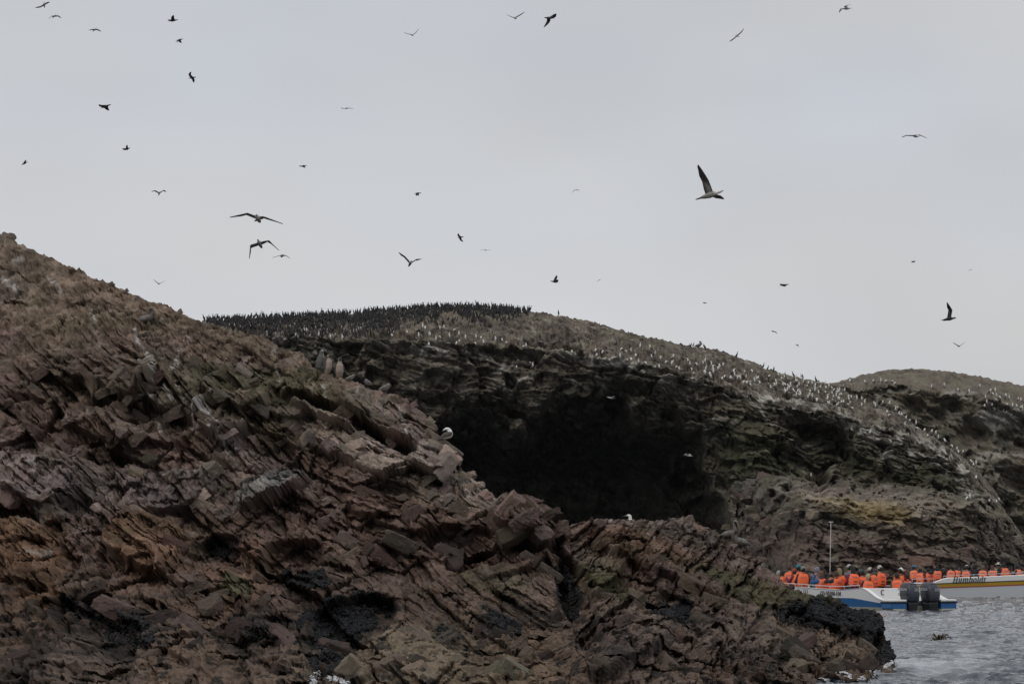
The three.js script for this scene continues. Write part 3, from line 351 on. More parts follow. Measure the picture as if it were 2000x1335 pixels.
// a flying bird: body axis bill to tail and the joints of both wings, given in the picture; bone lengths give the depth of every joint
function flyingBird(kind, beak, tail, wingA, wingB, flip = 1, tint, away) {
  let H = { cormorant: .52, booby: .72, pelican: 1.05, frigate: .8, gull: .55 }[kind] ?? .6, BL = { cormorant: .66, booby: .72, pelican: 1.1, gull: .42, frigate: .8 }[kind] ?? .6;
  const mx = (beak[0] + tail[0]) / 2, my = (beak[1] + tail[1]) / 2, len = (a, b) => Math.hypot(a[0] - b[0], a[1] - b[1]);
  const full = (w) => (w.length === 2 ? len([mx, my], w[0]) + len(w[0], w[1]) : len([mx, my], w[0]));
  const D = away ?? Math.min(F * H / (Math.max(full(wingA), full(wingB)) * 1.06 + .01), F * BL / (len(beak, tail) * 1.04));
  if (away) { H = Math.max(full(wingA), full(wingB)) * 1.1 * away / F; BL = len(beak, tail) * 1.1 * away / F; }
  const s = F / D, O = at(mx, my, D), rel = (p, d) => new THREE.Vector3((p[0] - mx) / s, -(p[1] - my) / s, d);
  const bl = len(beak, tail) / s, bd = Math.sqrt(Math.max(0, BL * BL - bl * bl)) / 2 * flip, B = rel(beak, bd), T = rel(tail, -bd), axis = B.clone().sub(T).normalize();
  const dark = { cormorant: INK, booby: [.045, .04, .038], pelican: [.06, .055, .05], gull: [.05, .05, .052], frigate: INK }[kind], belly = tint ?? { cormorant: kind === 'cormorant' && flip > 0 ? INK : SOOT, booby: [.27, .26, .25], pelican: [.2, .18, .16], gull: [.2, .2, .2], frigate: INK }[kind];
  const w = BL / .72, along = (f) => T.clone().lerp(B, f), prof = [[0, .030, .008], [.16, .045, .016], [.3, .05, .045], [.5, .065, .068], [.66, .055, .058], [.76, .03, .033], [.85, .030, .033], [.9, .022, .024], [.94, .011, .011], [1, .003, .003]];
  const right = new THREE.Vector3().crossVectors(axis, new THREE.Vector3(0, 1, 0)); if (right.lengthSq() < .02) right.set(1, 0, 0); right.normalize(); const up = new THREE.Vector3().crossVectors(right, axis).normalize();
  const gs = []; { const P = [], C = [], I = [], N = 10; prof.forEach(([f, a, b], j) => { const c = along(f); for (let i = 0; i <= N; i++) { const an = i / N * 6.2832, q = c.clone().addScaledVector(right, Math.cos(an) * a * w).addScaledVector(up, Math.sin(an) * b * w); P.push(q.x, q.y, q.z); const cl = f > .9 ? [.16, .15, .13] : f < .2 ? dark : Math.sin(an) > .35 && kind !== 'booby' ? dark : f > .7 && kind === 'booby' ? WHITE : belly; C.push(...cl); } }); for (let j = 0; j < prof.length - 1; j++) for (let i = 0; i < N; i++) { const a = j * (N + 1) + i; I.push(a, a + 1, a + N + 1, a + 1, a + N + 2, a + N + 1); } const g = new THREE.BufferGeometry(); g.setAttribute('position', new THREE.Float32BufferAttribute(P, 3)); g.setAttribute('color', new THREE.Float32BufferAttribute(C, 3)); g.setIndex(I); gs.push(g); }
  const S = along(.56), in1 = H * .44, out1 = H * .60;
  [[wingA, 1], [wingB, -1]].forEach(([wg, sg]) => {
    const tip2 = wg[wg.length - 1], w2 = wg.length === 2 ? wg[0] : [lerp(mx, tip2[0], .45), lerp(my, tip2[1], .45)];
    const Wr = rel(w2, 0), dz1 = Math.sqrt(Math.max(0, in1 * in1 - Math.pow(Wr.x - S.x, 2) - Math.pow(Wr.y - S.y, 2))) * sg * flip; Wr.z = S.z + dz1;
    const Ti = rel(tip2, 0), dz2 = Math.sqrt(Math.max(0, out1 * out1 - Math.pow(Ti.x - Wr.x, 2) - Math.pow(Ti.y - Wr.y, 2))) * sg * flip; Ti.z = Wr.z + dz2;
    const cw = { cormorant: [.17, .15, .02], booby: [.16, .135, .012], pelican: [.3, .27, .06], gull: [.11, .09, .012], frigate: [.17, .16, .015] }[kind].map((q, i) => q * (i < 2 ? 1.22 : 1.5));
    const st = [[S, 0, cw[0]], [S.clone().lerp(Wr, .5), .5, cw[0]], [Wr, 1, cw[1]], [Wr.clone().lerp(Ti, .35), 1.35, cw[1] * .86], [Wr.clone().lerp(Ti, .7), 1.7, cw[1] * .55], [Wr.clone().lerp(Ti, .9), 1.9, cw[1] * .28], [Ti, 2, cw[2]]];
    const P = [], C = [], I = [], sp = Ti.clone().sub(S).normalize();
    st.forEach(([p, k, c], j) => {
      const bone = (k < 1 ? Wr.clone().sub(S) : k > 1 ? Ti.clone().sub(Wr) : sp.clone()).normalize(); const ch = axis.clone().addScaledVector(bone, -axis.dot(bone)); if (ch.lengthSq() < .06) ch.addScaledVector(up, .4).addScaledVector(bone, -ch.dot(bone)); ch.normalize(); const nn = new THREE.Vector3().crossVectors(bone, ch).normalize();
      const th = lerp(.034, .011, k / 2) * w, q = [p.clone().addScaledVector(ch, c * .28), p.clone().addScaledVector(nn, th), p.clone().addScaledVector(ch, -c * .72 - (j % 2 && k > 1 ? .012 : 0)), p.clone().addScaledVector(nn, -th * .6)];
      for (const v of q) { P.push(v.x, v.y, v.z); } for (let i = 0; i < 4; i++) C.push(...(k < .6 && kind === 'booby' && i === 3 ? [.22, .21, .2] : dark));
    });
    for (let j = 0; j < st.length - 1; j++) for (let i = 0; i < 4; i++) { const a = j * 4 + i, b = j * 4 + (i + 1) % 4; I.push(a, b, a + 4, b, b + 4, a + 4); }
    const e = (st.length - 1) * 4; I.push(0, 2, 1, 0, 3, 2, e, e + 1, e + 2, e, e + 2, e + 3);
    const g = new THREE.BufferGeometry(); g.setAttribute('position', new THREE.Float32BufferAttribute(P, 3)); g.setAttribute('color', new THREE.Float32BufferAttribute(C, 3)); g.setIndex(I); gs.push(g);
  });
  const g = mergeGeometries(gs); g.computeVertexNormals(); const m = new THREE.Mesh(g, birdMat); m.position.copy(O); return m;
}
const birdDouble = birdMat; birdDouble.side = THREE.DoubleSide;
for (const [label, kind, beak, tail, a, b, flip] of [
  ['dark bird with wings spread on a slant, cut by the top edge at far left', 'booby', [86.4, 5], [85, 13], [[78, 13], [69, 16]], [[90, 4], [94.5, .5]]],
  ['dark bird with arched drooping wings, near the upper left corner', 'booby', [110, 28.6], [101, 34], [[101, 32.2], [95, 38.5]], [[113, 30.5], [119, 34.2]]],
  ['dark bird with shallow drooped wings, third from the upper left corner', 'booby', [189, 54.5], [180, 61], [[179, 57.4], [173, 59.6]], [[190.5, 57], [196.5, 60.3]]],
  ['black cormorant flying right with raised wings, upper of two near the top', 'cormorant', [348.5, 38.8], [327, 40.6], [[340.5, 32.5]], [[326.5, 35.6]]],
  ['black cormorant flying right with both wings pushed down, below another cormorant', 'cormorant', [358, 76], [342, 79.2], [[346.5, 84.6]], [[353, 81.8]]],
  ['black cormorant flying right with one wing straight up and one straight down', 'cormorant', [383.8, 150.6], [366.5, 152.6], [[371, 146], [373.3, 141]], [[378, 155], [377.2, 159.5]]],
  ['black cormorant seen low on its side with neck stretched right, left of the upright one', 'cormorant', [217.5, 203.8], [195.5, 211], [[198, 206], [194.6, 205.6]], [[210, 212.8]]],
  ['small dark bird climbing to the right near the left edge', 'cormorant', [54.2, 315.6], [40.5, 322], [[52.4, 313.4]], [[41, 318]]],
  ['small black cormorant flying right with one wing raised, above the headland slope', 'cormorant', [254.8, 288.4], [242, 293], [[249.2, 284]], [[237.6, 289.6]]],
  ['dark bird with wings in a wide M shape, above the left slope', 'booby', [313.4, 373.6], [308, 380.6], [[302.4, 371.8], [296.3, 374.6]], [[319.2, 371], [323.8, 373.2]]],
  ['large dark bird gliding head-on with very long flat wings', 'booby', [502.3, 421.8], [504.4, 430.8], [[484.5, 419.4], [449.6, 426.8]], [[515, 421.6], [551, 434.6]], 1],
  ['large bird with pale belly and both wings bent steeply down, under the gliding one', 'booby', [504.4, 469], [508.6, 481.6], [[490.6, 481.3], [489.3, 507.6]], [[523.8, 469], [543.4, 486.8]], 1],
  ['slim dark bird with drooped wings right beside the pale-bellied one', 'booby', [549.6, 496.4], [556, 500.4], [[547.6, 496.8], [530, 501.8]], [[559.6, 500.3], [567.6, 506.2]]],
  ['thin grey bird with wings in a V just above the ridge of the headland', 'gull', [311.4, 553], [308.6, 555.4], [[306.4, 551.2], [300.2, 546.6]], [[315.4, 551], [322.3, 546.8]]],
  ['dark bird seen edge-on as a flat line in mid sky', 'booby', [681.4, 210.8], [673.4, 211.7], [[670.4, 211.9], [665.8, 211.3]], [[685.4, 211.2], [690.4, 211]]],
  ['small dark bird flying level to the right, lower left of the flat one', 'cormorant', [599.8, 322.9], [584.2, 324.9], [[584.6, 325]], [[595.4, 325.6]]],
  ['pale-bellied bird with one wing raised steeply, near the top centre', 'booby', [808.2, 69.6], [803, 66.8], [[797, 66.4], [788.4, 64.8]], [[811.8, 62.8], [818.2, 54]]],
  ['small black bird with wings folded down in a triangle, above the cormorant crest', 'cormorant', [823.4, 376.6], [807.8, 377.6], [[814, 383.6]], [[817.4, 380.6]]],
  ['grey bird with wings in a lopsided V above the cormorant crest', 'booby', [804.4, 509.6], [797.6, 518.6], [[791, 501.4], [779.2, 494]], [[813.2, 506.2], [823, 503.8]]],
  ['black cormorant banking with wings on a steep diagonal, above the crest', 'cormorant', [906.6, 461.8], [892.6, 464.6], [[896.4, 459.6], [895.4, 456]], [[900, 466.6], [904.8, 471.2]]],
  ['faint thin bird gliding flat, right of the banking cormorant', 'gull', [951, 488.6], [946, 488], [[943, 487.6], [936.6, 489.8]], [[953.4, 487.8], [959.8, 487.2]]],
  ['slender bird with raised V wings at the top, left of a black cormorant', 'booby', [1003.4, 31], [1008.6, 39.2], [[999.4, 31], [989, 25.2]], [[1016.6, 27.8], [1025.4, 24.4]]],
  ['large black cormorant flying left with one wing hanging far down, at the top', 'cormorant', [1062, 32.6], [1082.4, 37.4], [[1069, 41.4], [1062, 52.4]], [[1080.2, 30.4], [1086.4, 28.2]]],
  ['small bird with wings curved like an arch in the middle of the sky', 'gull', [1127.6, 371], [1123.4, 371], [[1121.4, 371.4], [1118.4, 377.2]], [[1128.6, 369.2], [1133, 371.8]]],
  ['black cormorant flying left with one wing straight up, above the bare ridge', 'cormorant', [1074, 547.9], [1091.4, 551.9], [[1084.6, 542.4], [1087.2, 536.4]], [[1090, 547]]],
  ['tiny grey bird tilted on edge, right of the cormorant with a raised wing', 'gull', [1172.2, 545.6], [1169.2, 547.8], [[1168.2, 547.6], [1166.2, 551.4]], [[1172.8, 545], [1175.4, 542.8]]],
  ['tiny dark bird flying flat just over the ridge', 'cormorant', [1381.4, 591], [1372.6, 591.5], [[1373.6, 590.4]], [[1378.6, 592]]],
  ['big white-bodied booby flying right with one black wing raised high', 'booby', [1412.6, 374.2], [1361, 387], [[1380.4, 352.6], [1362.4, 324.4]], [[1405.4, 379.6], [1419, 380.8]], 1],
  ['bird with straight wings on a steep diagonal at the top right', 'booby', [1436.6, 66.2], [1443.2, 73.2], [[1433, 74.6], [1425, 79]], [[1446.6, 63.4], [1453.4, 56]]],
  ['dark booby flying right with bent wings, cut close by the top edge', 'booby', [1663.4, 17], [1646.6, 16.4], [[1644.4, 17], [1638.6, 26.4]], [[1653, 9.8], [1663.4, 5.8]], 1],
  ['large bird gliding with long gently bowed wings at the upper right', 'booby', [1794.8, 267.8], [1784, 263], [[1770.4, 264.8], [1759.8, 271]], [[1798, 261.6], [1814, 266.2]]],
  ['tiny dark bird flying up to the right, above the far hill', 'cormorant', [1789.4, 508.2], [1780.8, 513], [[1780, 510.2]], [[1788.4, 511]]],
  ['tiny grey bird with curved wings near the right edge', 'gull', [1897, 526], [1893.4, 527.6], [[1893.6, 527.2], [1890.4, 529.6]], [[1897.4, 525.4], [1901.4, 525.4]]],
  ['small dark bird with neck stretched flat, between the ridge and the far hill', 'cormorant', [1541.8, 554.9], [1524.2, 557.8], [[1527, 555.2], [1524.4, 554.6]], [[1536, 557.6]]],
  ['large all-dark bird flying right with one curved wing straight up', 'frigate', [1867.4, 621.2], [1840.4, 624], [[1858.6, 605.4], [1848.6, 591.4]], [[1850, 623]], 1],
  ['small dark bird with an arched wing, low over the nesting slope', 'gull', [1508, 647.8], [1514, 647.2], [[1509, 645.6], [1506, 644.6]], [[1514.4, 648], [1518, 651.6]]],
  ['smallest dark bird low over the nesting slope, lower right of the arched one', 'gull', [1561, 672.6], [1555, 673.8], [[1555, 672.4], [1552.8, 673]], [[1559.6, 674.6], [1560.4, 676.8]]],
  ['thin grey bird with wings in a wide V over the far hill', 'gull', [1875.6, 675.2], [1872.2, 676.6], [[1868, 673], [1860.6, 669.2]], [[1880, 671.8], [1888, 667.2]]],
]) thing(flyingBird(kind, beak, tail, a, b, flip ?? (beak[0] > tail[0] ? .999 : -1)), 'flying_bird', label, 'bird', 'seabirds in flight over the island');
for (const [label, beak, tail, a, b] of [
  ['white bird flying across the dark cave mouth high under the roof', [1184.6, 774.6], [1199.6, 778.4], [[1196, 775], [1203.4, 777.6]], [[1192, 776], [1201.4, 772.6]]],
  ['grey bird flying low inside the dark cave, right side', [1353.4, 890], [1338, 888.6], [[1342.4, 885.8], [1335.4, 888.4]], [[1348.4, 886], [1353.6, 889.2]]],
]) { const m = flyingBird('gull', beak, tail, a, b, 1, WHITE, 190), c = m.geometry.attributes.color; for (let i = 0; i < c.count; i++) c.setXYZ(i, Math.max(c.getX(i), .34), Math.max(c.getY(i), .34), Math.max(c.getZ(i), .33)); thing(m, 'flying_bird', label, 'bird', 'seabirds in flight over the island'); }

// --- the colonies
function perch(geo, finder, px, py, scale, yaw, name, label, group, mat = birdMat) {
  const p = finder.find(px, py, 10); if (!p) return null;
  const m = new THREE.Mesh(geo, mat); m.position.copy(p); m.position.y -= .03; m.scale.set(scale * (geo === boobyStanding || geo === boobyResting ? 1.22 : 1.15), scale, scale * (geo === boobyStanding || geo === cormorantDark ? 1.15 : 1)); m.rotation.set((h3(px | 0, py | 0, 3, 1) * U - .5) * .22, yaw, (h3(px | 0, py | 0, 4, 1) * U - .5) * .26); return name ? thing(m, name, label, 'bird', group) : m;
}
{
  const R = rng(41), low = table([[380, 640], [450, 650], [560, 656], [660, 656], [740, 654], [800, 640], [860, 630], [930, 632], [990, 628], [1045, 616]]), spots = [];
  const gA = (x, y) => y < ridgeA(x) - 1;
  for (let n = 0; n < 5200; n++) { const x = lerp(378, 1046, Math.pow(R(), .95)); if (R() < sstep(985, 1060, x)) continue; const top = ridgeB(x) + 1, y = lerp(top, low(x) + 9, Math.pow(R(), x > 780 ? 1.5 : 1.1)); if (!gA(x, y)) continue; const fy = (y - top) / (low(x) + 9 - top); if (R() < fy * fy * .9 || fbm(x * .045, y * .09, 1, 3, 70) > .16 + .3 * (1 - fy)) continue; if (x > 780 && y > lerp(top, low(x), .55) && R() < .62) continue; if (spots.some((s) => Math.abs(s[0] - x) < 2.1 && Math.abs(s[1] - y) < 1.3)) continue; spots.push([x, y]); }
  for (let x = 380; x < 1046; x += 2.4 + R() * 5.5 + (x > 985 ? 3 : 0)) if (gA(x, ridgeB(x) + 1)) spots.push([x, ridgeB(x) + .6]);
  spots.sort((a, b) => b[1] - a[1]);
  const near = spots.slice(0, 280), rest = spots.slice(280);
  for (const [x, y] of near) { const w = R() < .42; perch(w ? cormorantStanding : cormorantDark, land.isle, x, y, .66 + R() * .3, (R() - .5) * 5 + (w ? 0 : 3), 'standing_cormorant', 'black cormorant standing among the dense flock covering the island crest', 'cormorants standing on the crest'); }
  const inst = new THREE.InstancedMesh(cormorantDark, birdMat, rest.length), M = new THREE.Matrix4(), Q = new THREE.Quaternion(), E = new THREE.Euler(); let k = 0;
  for (const [x, y] of rest) { const p = land.isle.find(x, y, 10); if (!p) continue; E.set((R() - .5) * .4, R() * 6.28, (R() - .5) * .4); const s = .62 + R() * .32; p.y -= .03; M.compose(p, Q.setFromEuler(E), new THREE.Vector3(s * 1.25, s, s * 1.2)); inst.setMatrixAt(k++, M); }
  inst.count = k; inst.name = 'cormorant_colony'; inst.userData = { kind: 'stuff', label: 'dense mass of black cormorants covering the upper crest of the island', category: 'birds' }; scene.add(shade(inst));
}
{
  const R = rng(77), put = (x, y, label, group, fin = land.isle, s = 1) => perch(R() < .55 ? boobyStanding : boobyResting, fin, x, y, (.82 + R() * .24) * s, (R() - .5) * 4.6, 'standing_booby', label, group);
  // along the ledge over the cave
  for (const [x, y] of [[471, 646], [477, 647], [522, 643], [520, 661], [547, 664], [576, 644], [575, 663], [601, 653], [597, 650], [622, 660], [647, 667], [671, 666], [764, 656], [794, 656], [801, 658], [813, 662], [819, 663], [837, 659], [841, 657], [857, 662], [852, 668], [877, 664], [836, 675], [896, 660], [893, 672], [898, 672], [911, 666], [935, 664], [940, 664], [928, 675], [925, 681], [969, 671], [946, 678], [983, 672], [991, 674], [1023, 680], [1029, 681], [1001, 691], [826, 646], [830, 643], [860, 646], [865, 648], [889, 648]]) put(x, y, 'white-headed booby standing on the pale ledge over the cave', 'boobies on the ledge over the cave');
  for (const [x, y] of [[1100, 694], [1118, 697], [1122, 696], [1143, 705], [1157, 708], [1162, 705], [1188, 705], [1179, 711], [1213, 703], [1222, 707], [1231, 706], [1249, 713], [1259, 712], [1214, 684], [1221, 689], [1231, 690], [1241, 697], [1250, 682], [1270, 686], [1275, 686], [1274, 702], [1279, 696], [1291, 706], [1302, 711], [1310, 713], [1280, 724], [1288, 725], [1295, 724], [1164, 687], [1176, 692]]) put(x, y, 'white-headed booby standing on the bank right above the cave roof', 'boobies above the cave roof');
  let n = 0; const dens = (x, y) => { const a = table([[1300, 700], [1400, 716], [1500, 735], [1600, 752], [1670, 772]])(x), b = table([[1300, 728], [1400, 742], [1500, 765], [1600, 790], [1670, 808]])(x); return y > a && y < b ? (x > 1370 && x < 1660 ? 1 : .5) : 0; };
  const got = []; while (n < 150 && got.length < 4000) { const x = 1300 + R() * 370, y = 695 + R() * 115; got.push(1); if (R() > dens(x, y)) continue; if (put(x, y, 'white booby in the crowd nesting on the open slope right of the cave', 'boobies crowding the open slope')) n++; }
  for (const [x, y] of [[1675, 783], [1684, 784], [1687, 792], [1709, 793], [1709, 797], [1722, 790], [1735, 793], [1680, 798], [1750, 800], [1760, 801], [1750, 804], [1733, 806], [1757, 812], [1762, 818], [1739, 815], [1768, 825], [1773, 823], [1778, 826], [1790, 828], [1767, 836], [1791, 839], [1806, 841], [1813, 851], [1821, 847], [1829, 850], [1836, 853], [1844, 858], [1849, 866], [1864, 870], [1877, 875], [1889, 881], [1871, 884], [1883, 885], [1896, 902], [1902, 904], [1907, 902], [1914, 904]]) put(x, y + 1, 'white booby perched along the steep right edge of the island', 'boobies along the right edge');
  for (const [x, y, l] of [[1585, 937, 'lone white booby on the brown rock below the small dark hollow'], [1697, 853, 'lone booby on the whitened knob in the middle of the cliff'], [1719, 882, 'lone booby on the guano-streaked bump low on the cliff'], [1887, 930, 'booby on the narrow whitened pillar, left of its neighbour'], [1906, 936, 'booby on the whitened shelf right of the narrow pillar'], [1890, 977, 'left of two boobies on the lower shoulder of the right cliff'], [1896, 976, 'right of two boobies on the lower shoulder of the right cliff'], [1932, 985, 'booby lowest of the group at the foot of the right edge'], [1948, 988, 'left of two boobies close to the waterline on the right'], [1955, 987, 'right of two boobies close to the waterline on the right'], [1035, 716, 'upper of two boobies on the whitened spur under the cave roof'], [1040, 720, 'lower of two boobies on the whitened spur under the cave roof'], [1009, 715, 'lone booby on the twig-like streak under the cave roof'], [1006, 725, 'small pale booby at the bend of the white streak']]) put(x, y, l);
  for (const [x, y] of [[1690, 754], [1706, 753], [1722, 751], [1730, 750], [1742, 746], [1821, 760], [1844, 756], [1872, 768], [1890, 770], [1913, 758], [1932, 770], [1706, 746], [1660, 746], [1748, 752], [1926, 780]]) put(x, y, 'tiny white booby on the dark step across the far hill', 'boobies on the step of the far hill', land.far, 1.15);
  for (let k = 0; k < 46; k++) { const x = 1925 + Math.pow(R(), .8) * 75, y = 778 + (x - 1925) * .35 + (R() - .4) * 36; put(x, y, 'tiny white booby in the patch nesting at the right end of the far hill', 'boobies at the end of the far hill', land.far, 1.15); }
  for (const [x, y] of [[1438, 699], [1490, 719], [1532, 735], [1548, 737], [1569, 741], [1592, 744], [1593, 745], [1512, 727], [1088, 615], [1567, 742], [1500, 722]]) perch(cormorantDark, land.isle, x, y, .74 + R() * .2, R() * 6, 'standing_cormorant', 'dark bird standing on the skyline of the descending ridge', 'dark birds on the descending ridge');
  for (const [x, y] of [[1346, 678], [1350, 677], [1354, 677], [1374, 680], [1376, 681]]) perch(cormorantDark, land.isle, x, y, .7, R() * 6, 'standing_cormorant', 'small dark bird clustered round the pelican on the ridge', 'dark birds round the ridge pelican');
}
for (const [x, y, yaw, s, l, f] of [
  [1364, 676, 1.3, .8, 'grey pelican resting on the ridge against the sky with its bill tucked down', 'isle'], [815, 650, .3, .62, 'left of two grey pelicans among the cormorants over the ledge', 'isle'], [823, 649, -.5, .6, 'right of two grey pelicans among the cormorants over the ledge', 'isle'],
  [1187, 690, -2.2, .85, 'dark brown pelican sitting at the lip above the cave, wing half raised', 'isle'], [1203, 676, .4, .75, 'pale grey pelican standing upslope behind the dark brown one', 'isle'], [1104, 676, .2, .8, 'grey pelican upright on the brown bank, right of two brown ones', 'isle'], [1079, 677, 1, .7, 'brown pelican facing right on the bank above the ledge', 'isle'], [1055, 672, -.9, .8, 'brown pelican at the left end of the bank group', 'isle'], [1041, 668, .5, .7, 'pelican with white head upslope at the left of the bank group', 'isle'], [1023, 668, -.2, .7, 'slim white-necked pelican furthest left on the bank', 'isle'],
  [287, 628, 1.35, .42, 'brown and grey pelican sitting on the tan slope of the near headland', 'head'], [1424, 1056, .9, .4, 'pelican with its bill raised on the dark rocks at the cave foot', 'head'], [1444, 1066, -1.0, .42, 'grey pelican leaning beside the one with the raised bill', 'head'],
]) perch(/resting|sitting|leaning|right of two/.test(l) ? pelicanResting : pelicanPerched, land[f], x, y, s, yaw, 'pelican', l, undefined);

// birds on the near headland
{
  const skin = (t, u, v, p) => t > .9 ? [.06, .055, .05] : t > .72 ? (Math.abs(u) > .5 && t < .8 ? [.36, .35, .32] : [.05, .048, .045]) : v > .1 || Math.abs(u) > .93 ? [.085, .082, .076] : t > .62 ? [.07, .06, .055] : [.33, .27, .22];
  const pen = bodyTube([[0, .02, -.10, .03, .02], [0, .10, -.06, .12, .10], [0, .25, -.01, .145, .14], [0, .40, .02, .125, .12], [0, .50, .03, .075, .075], [0, .56, .04, .062, .065], [0, .62, .06, .06, .062], [0, .635, .11, .03, .032], [0, .62, .18, .006, .01]], 16, 40, skin);
  const flip = (s) => { const g = bodyTube([[s * .13, .43, .02, .012, .03], [s * .155, .33, .01, .016, .045], [s * .165, .22, -.01, .012, .035], [s * .155, .14, -.03, .004, .01]], 8, 12, () => [.07, .068, .062]); return g; };
  const foot = (s) => { const g = new RoundedBoxGeometry(.06, .025, .1, 2, .01); g.translate(s * .06, .012, .03); g.deleteAttribute('uv'); const n = g.attributes.position.count, c = new Float32Array(n * 3).fill(.05); g.setAttribute('color', new THREE.BufferAttribute(c, 3)); return g; };
  for (const [x, y, yaw, s, l] of [[629, 722, 2.3, .68, 'penguin with its grey back turned, left of three on the headland crest'], [640, 719, .8, .63, 'penguin in profile half hidden between the two others on the crest'], [663, 735, .25, .62, 'penguin showing its pale belly, right of three on the crest']]) {
    const p = land.head.find(x, y, 14), g = new THREE.Group(); g.position.copy(p); g.position.y -= .02; g.scale.setScalar(s); g.rotation.y = yaw;
    part('body', pen, birdMat, g); part('flipper', flip(1), birdMat, g); part('flipper', flip(-1), birdMat, g); part('foot', foot(1), birdMat, g); part('foot', foot(-1), birdMat, g);
    thing(g, 'penguin', l, 'penguin', 'penguins on the headland crest');
  }
  const one = (geo, x, y, yaw, s, l, roll = 0, dy = 0, dz = 0) => { const m = perch(geo, land.head, x, y, s, yaw, 'standing_booby', l); if (m) { m.rotation.z = roll; m.position.y += dy; m.position.z += dz; } };
  one(boobyResting, 873, 866, 1.9, .66, 'white booby asleep with its head tucked in on the edge block before the cave', -.25, .1);
  one(boobyStanding, 1238, 1018, -1.5, .54, 'white-headed bird half hidden behind stones on the low crest before the cave', 0, -.2, -.25);
  const gull = bodyTube([[0, .13, -.20, .02, .012], [0, .16, -.12, .06, .05], [0, .19, 0, .085, .08], [0, .235, .07, .06, .06], [0, .275, .085, .045, .045], [0, .27, .13, .016, .016], [0, .26, .17, .004, .004]], 12, 24, (t, u, v) => t > .85 ? [.1, .09, .08] : Math.abs(v) < .3 && t < .6 ? [.06, .055, .05] : [.2, .18, .165]);
  const grey = joinBird([gull, ...legs(.025, .15, .01, .008, [.14, .12, .11])]);
  one(grey, 752, 768, 1.2, .78, 'plump grey bird with a dark stripe standing on thin legs on the edge');
  one(gull, 718, 757, -.6, .68, 'pinkish grey bird crouched on the edge left of the striped one');
  one(joinBird([gull.clone(), ...legs(.025, .15, .01, .008, [.14, .12, .11])]), 685, 744, 1.5, .6, 'smallest dark bird on the crest just right of the penguins');
}
// ------------------------------------------------------------------ boats and the people in them
const font = await new FontLoader().loadAsync('fonts/droid/droid_sans_bold.typeface.json');
const fontItalic = await new FontLoader().loadAsync('fonts/droid/droid_serif_bold.typeface.json');
const text = (s, size, f = font, depth = .006) => { const g = new TextGeometry(s, { font: f, size, depth, curveSegments: 2 }); g.computeBoundingBox(); const b = g.boundingBox; g.translate(-(b.max.x + b.min.x) / 2, -(b.max.y + b.min.y) / 2, 0); return g; };
const M = { white: std({ color: new THREE.Color(.80, .80, .79), roughness: .35 }), cream: std({ color: new THREE.Color(.42, .40, .34), roughness: .5 }), blue: std({ color: new THREE.Color(.012, .105, .29), roughness: .4 }), teal: std({ color: new THREE.Color(.03, .17, .27), roughness: .5 }), black: std({ color: new THREE.Color(.018, .018, .02), roughness: .6 }), yellow: std({ color: new THREE.Color(.42, .26, .02), roughness: .45 }), redline: std({ color: new THREE.Color(.3, .04, .03), roughness: .5 }), motor: std({ color: new THREE.Color(.034, .040, .054), roughness: .4 }), motorDark: std({ color: new THREE.Color(.012, .013, .016), roughness: .5 }), steel: std({ color: new THREE.Color(.55, .55, .55), roughness: .3, metalness: .8 }), pole: std({ color: new THREE.Color(.6, .58, .55), roughness: .5 }), decal: std({ color: new THREE.Color(.34, .36, .39), roughness: .5 }), letter: std({ color: new THREE.Color(.06, .06, .07), roughness: .6 }), letterGrey: std({ color: new THREE.Color(.2, .2, .22), roughness: .6 }), hullgrey: std({ color: new THREE.Color(.62, .64, .67), roughness: .4 }), deck: std({ color: new THREE.Color(.38, .38, .37), roughness: .8 }), seat: std({ color: new THREE.Color(.05, .12, .17), roughness: .7 }) };
// strip(f0, f1): a skin between two rails over the length of a boat, both sides
function strip(xs, f0, f1, sides = [-1, 1]) { const P = [], I = []; for (const s of sides) { const b = P.length / 3; xs.forEach((x) => { const a = f0(x), c = f1(x); P.push(x, a[1], s * a[0], x, c[1], s * c[0]); }); for (let i = 0; i < xs.length - 1; i++) { const a = b + i * 2; s > 0 ? I.push(a, a + 2, a + 1, a + 1, a + 2, a + 3) : I.push(a, a + 1, a + 2, a + 1, a + 3, a + 2); } } const g = new THREE.BufferGeometry(); g.setAttribute('position', new THREE.Float32BufferAttribute(P, 3)); g.setIndex(I); g.computeVertexNormals(); return g; }
const flat = (...gs) => mergeGeometries(gs.map((g) => { const q = g.index ? g.toNonIndexed() : g; for (const k of Object.keys(q.attributes)) if (k !== 'position' && k !== 'normal') q.deleteAttribute(k); return q; }));
const box = (w, h, d, x, y, z, r = .02) => { const g = new RoundedBoxGeometry(w, h, d, 2, Math.min(r, w / 2.1, h / 2.1, d / 2.1)); g.translate(x, y, z); return g; };
const rod = (a, b, r = .015) => { const A = new THREE.Vector3(...a), B = new THREE.Vector3(...b), g = new THREE.CylinderGeometry(r, r, A.distanceTo(B), 7); g.applyQuaternion(new THREE.Quaternion().setFromUnitVectors(new THREE.Vector3(0, 1, 0), B.clone().sub(A).normalize())); g.translate((A.x + B.x) / 2, (A.y + B.y) / 2, (A.z + B.z) / 2); return g; };
const span = (a, b, n) => Array.from({ length: n + 1 }, (_, i) => lerp(a, b, i / n));
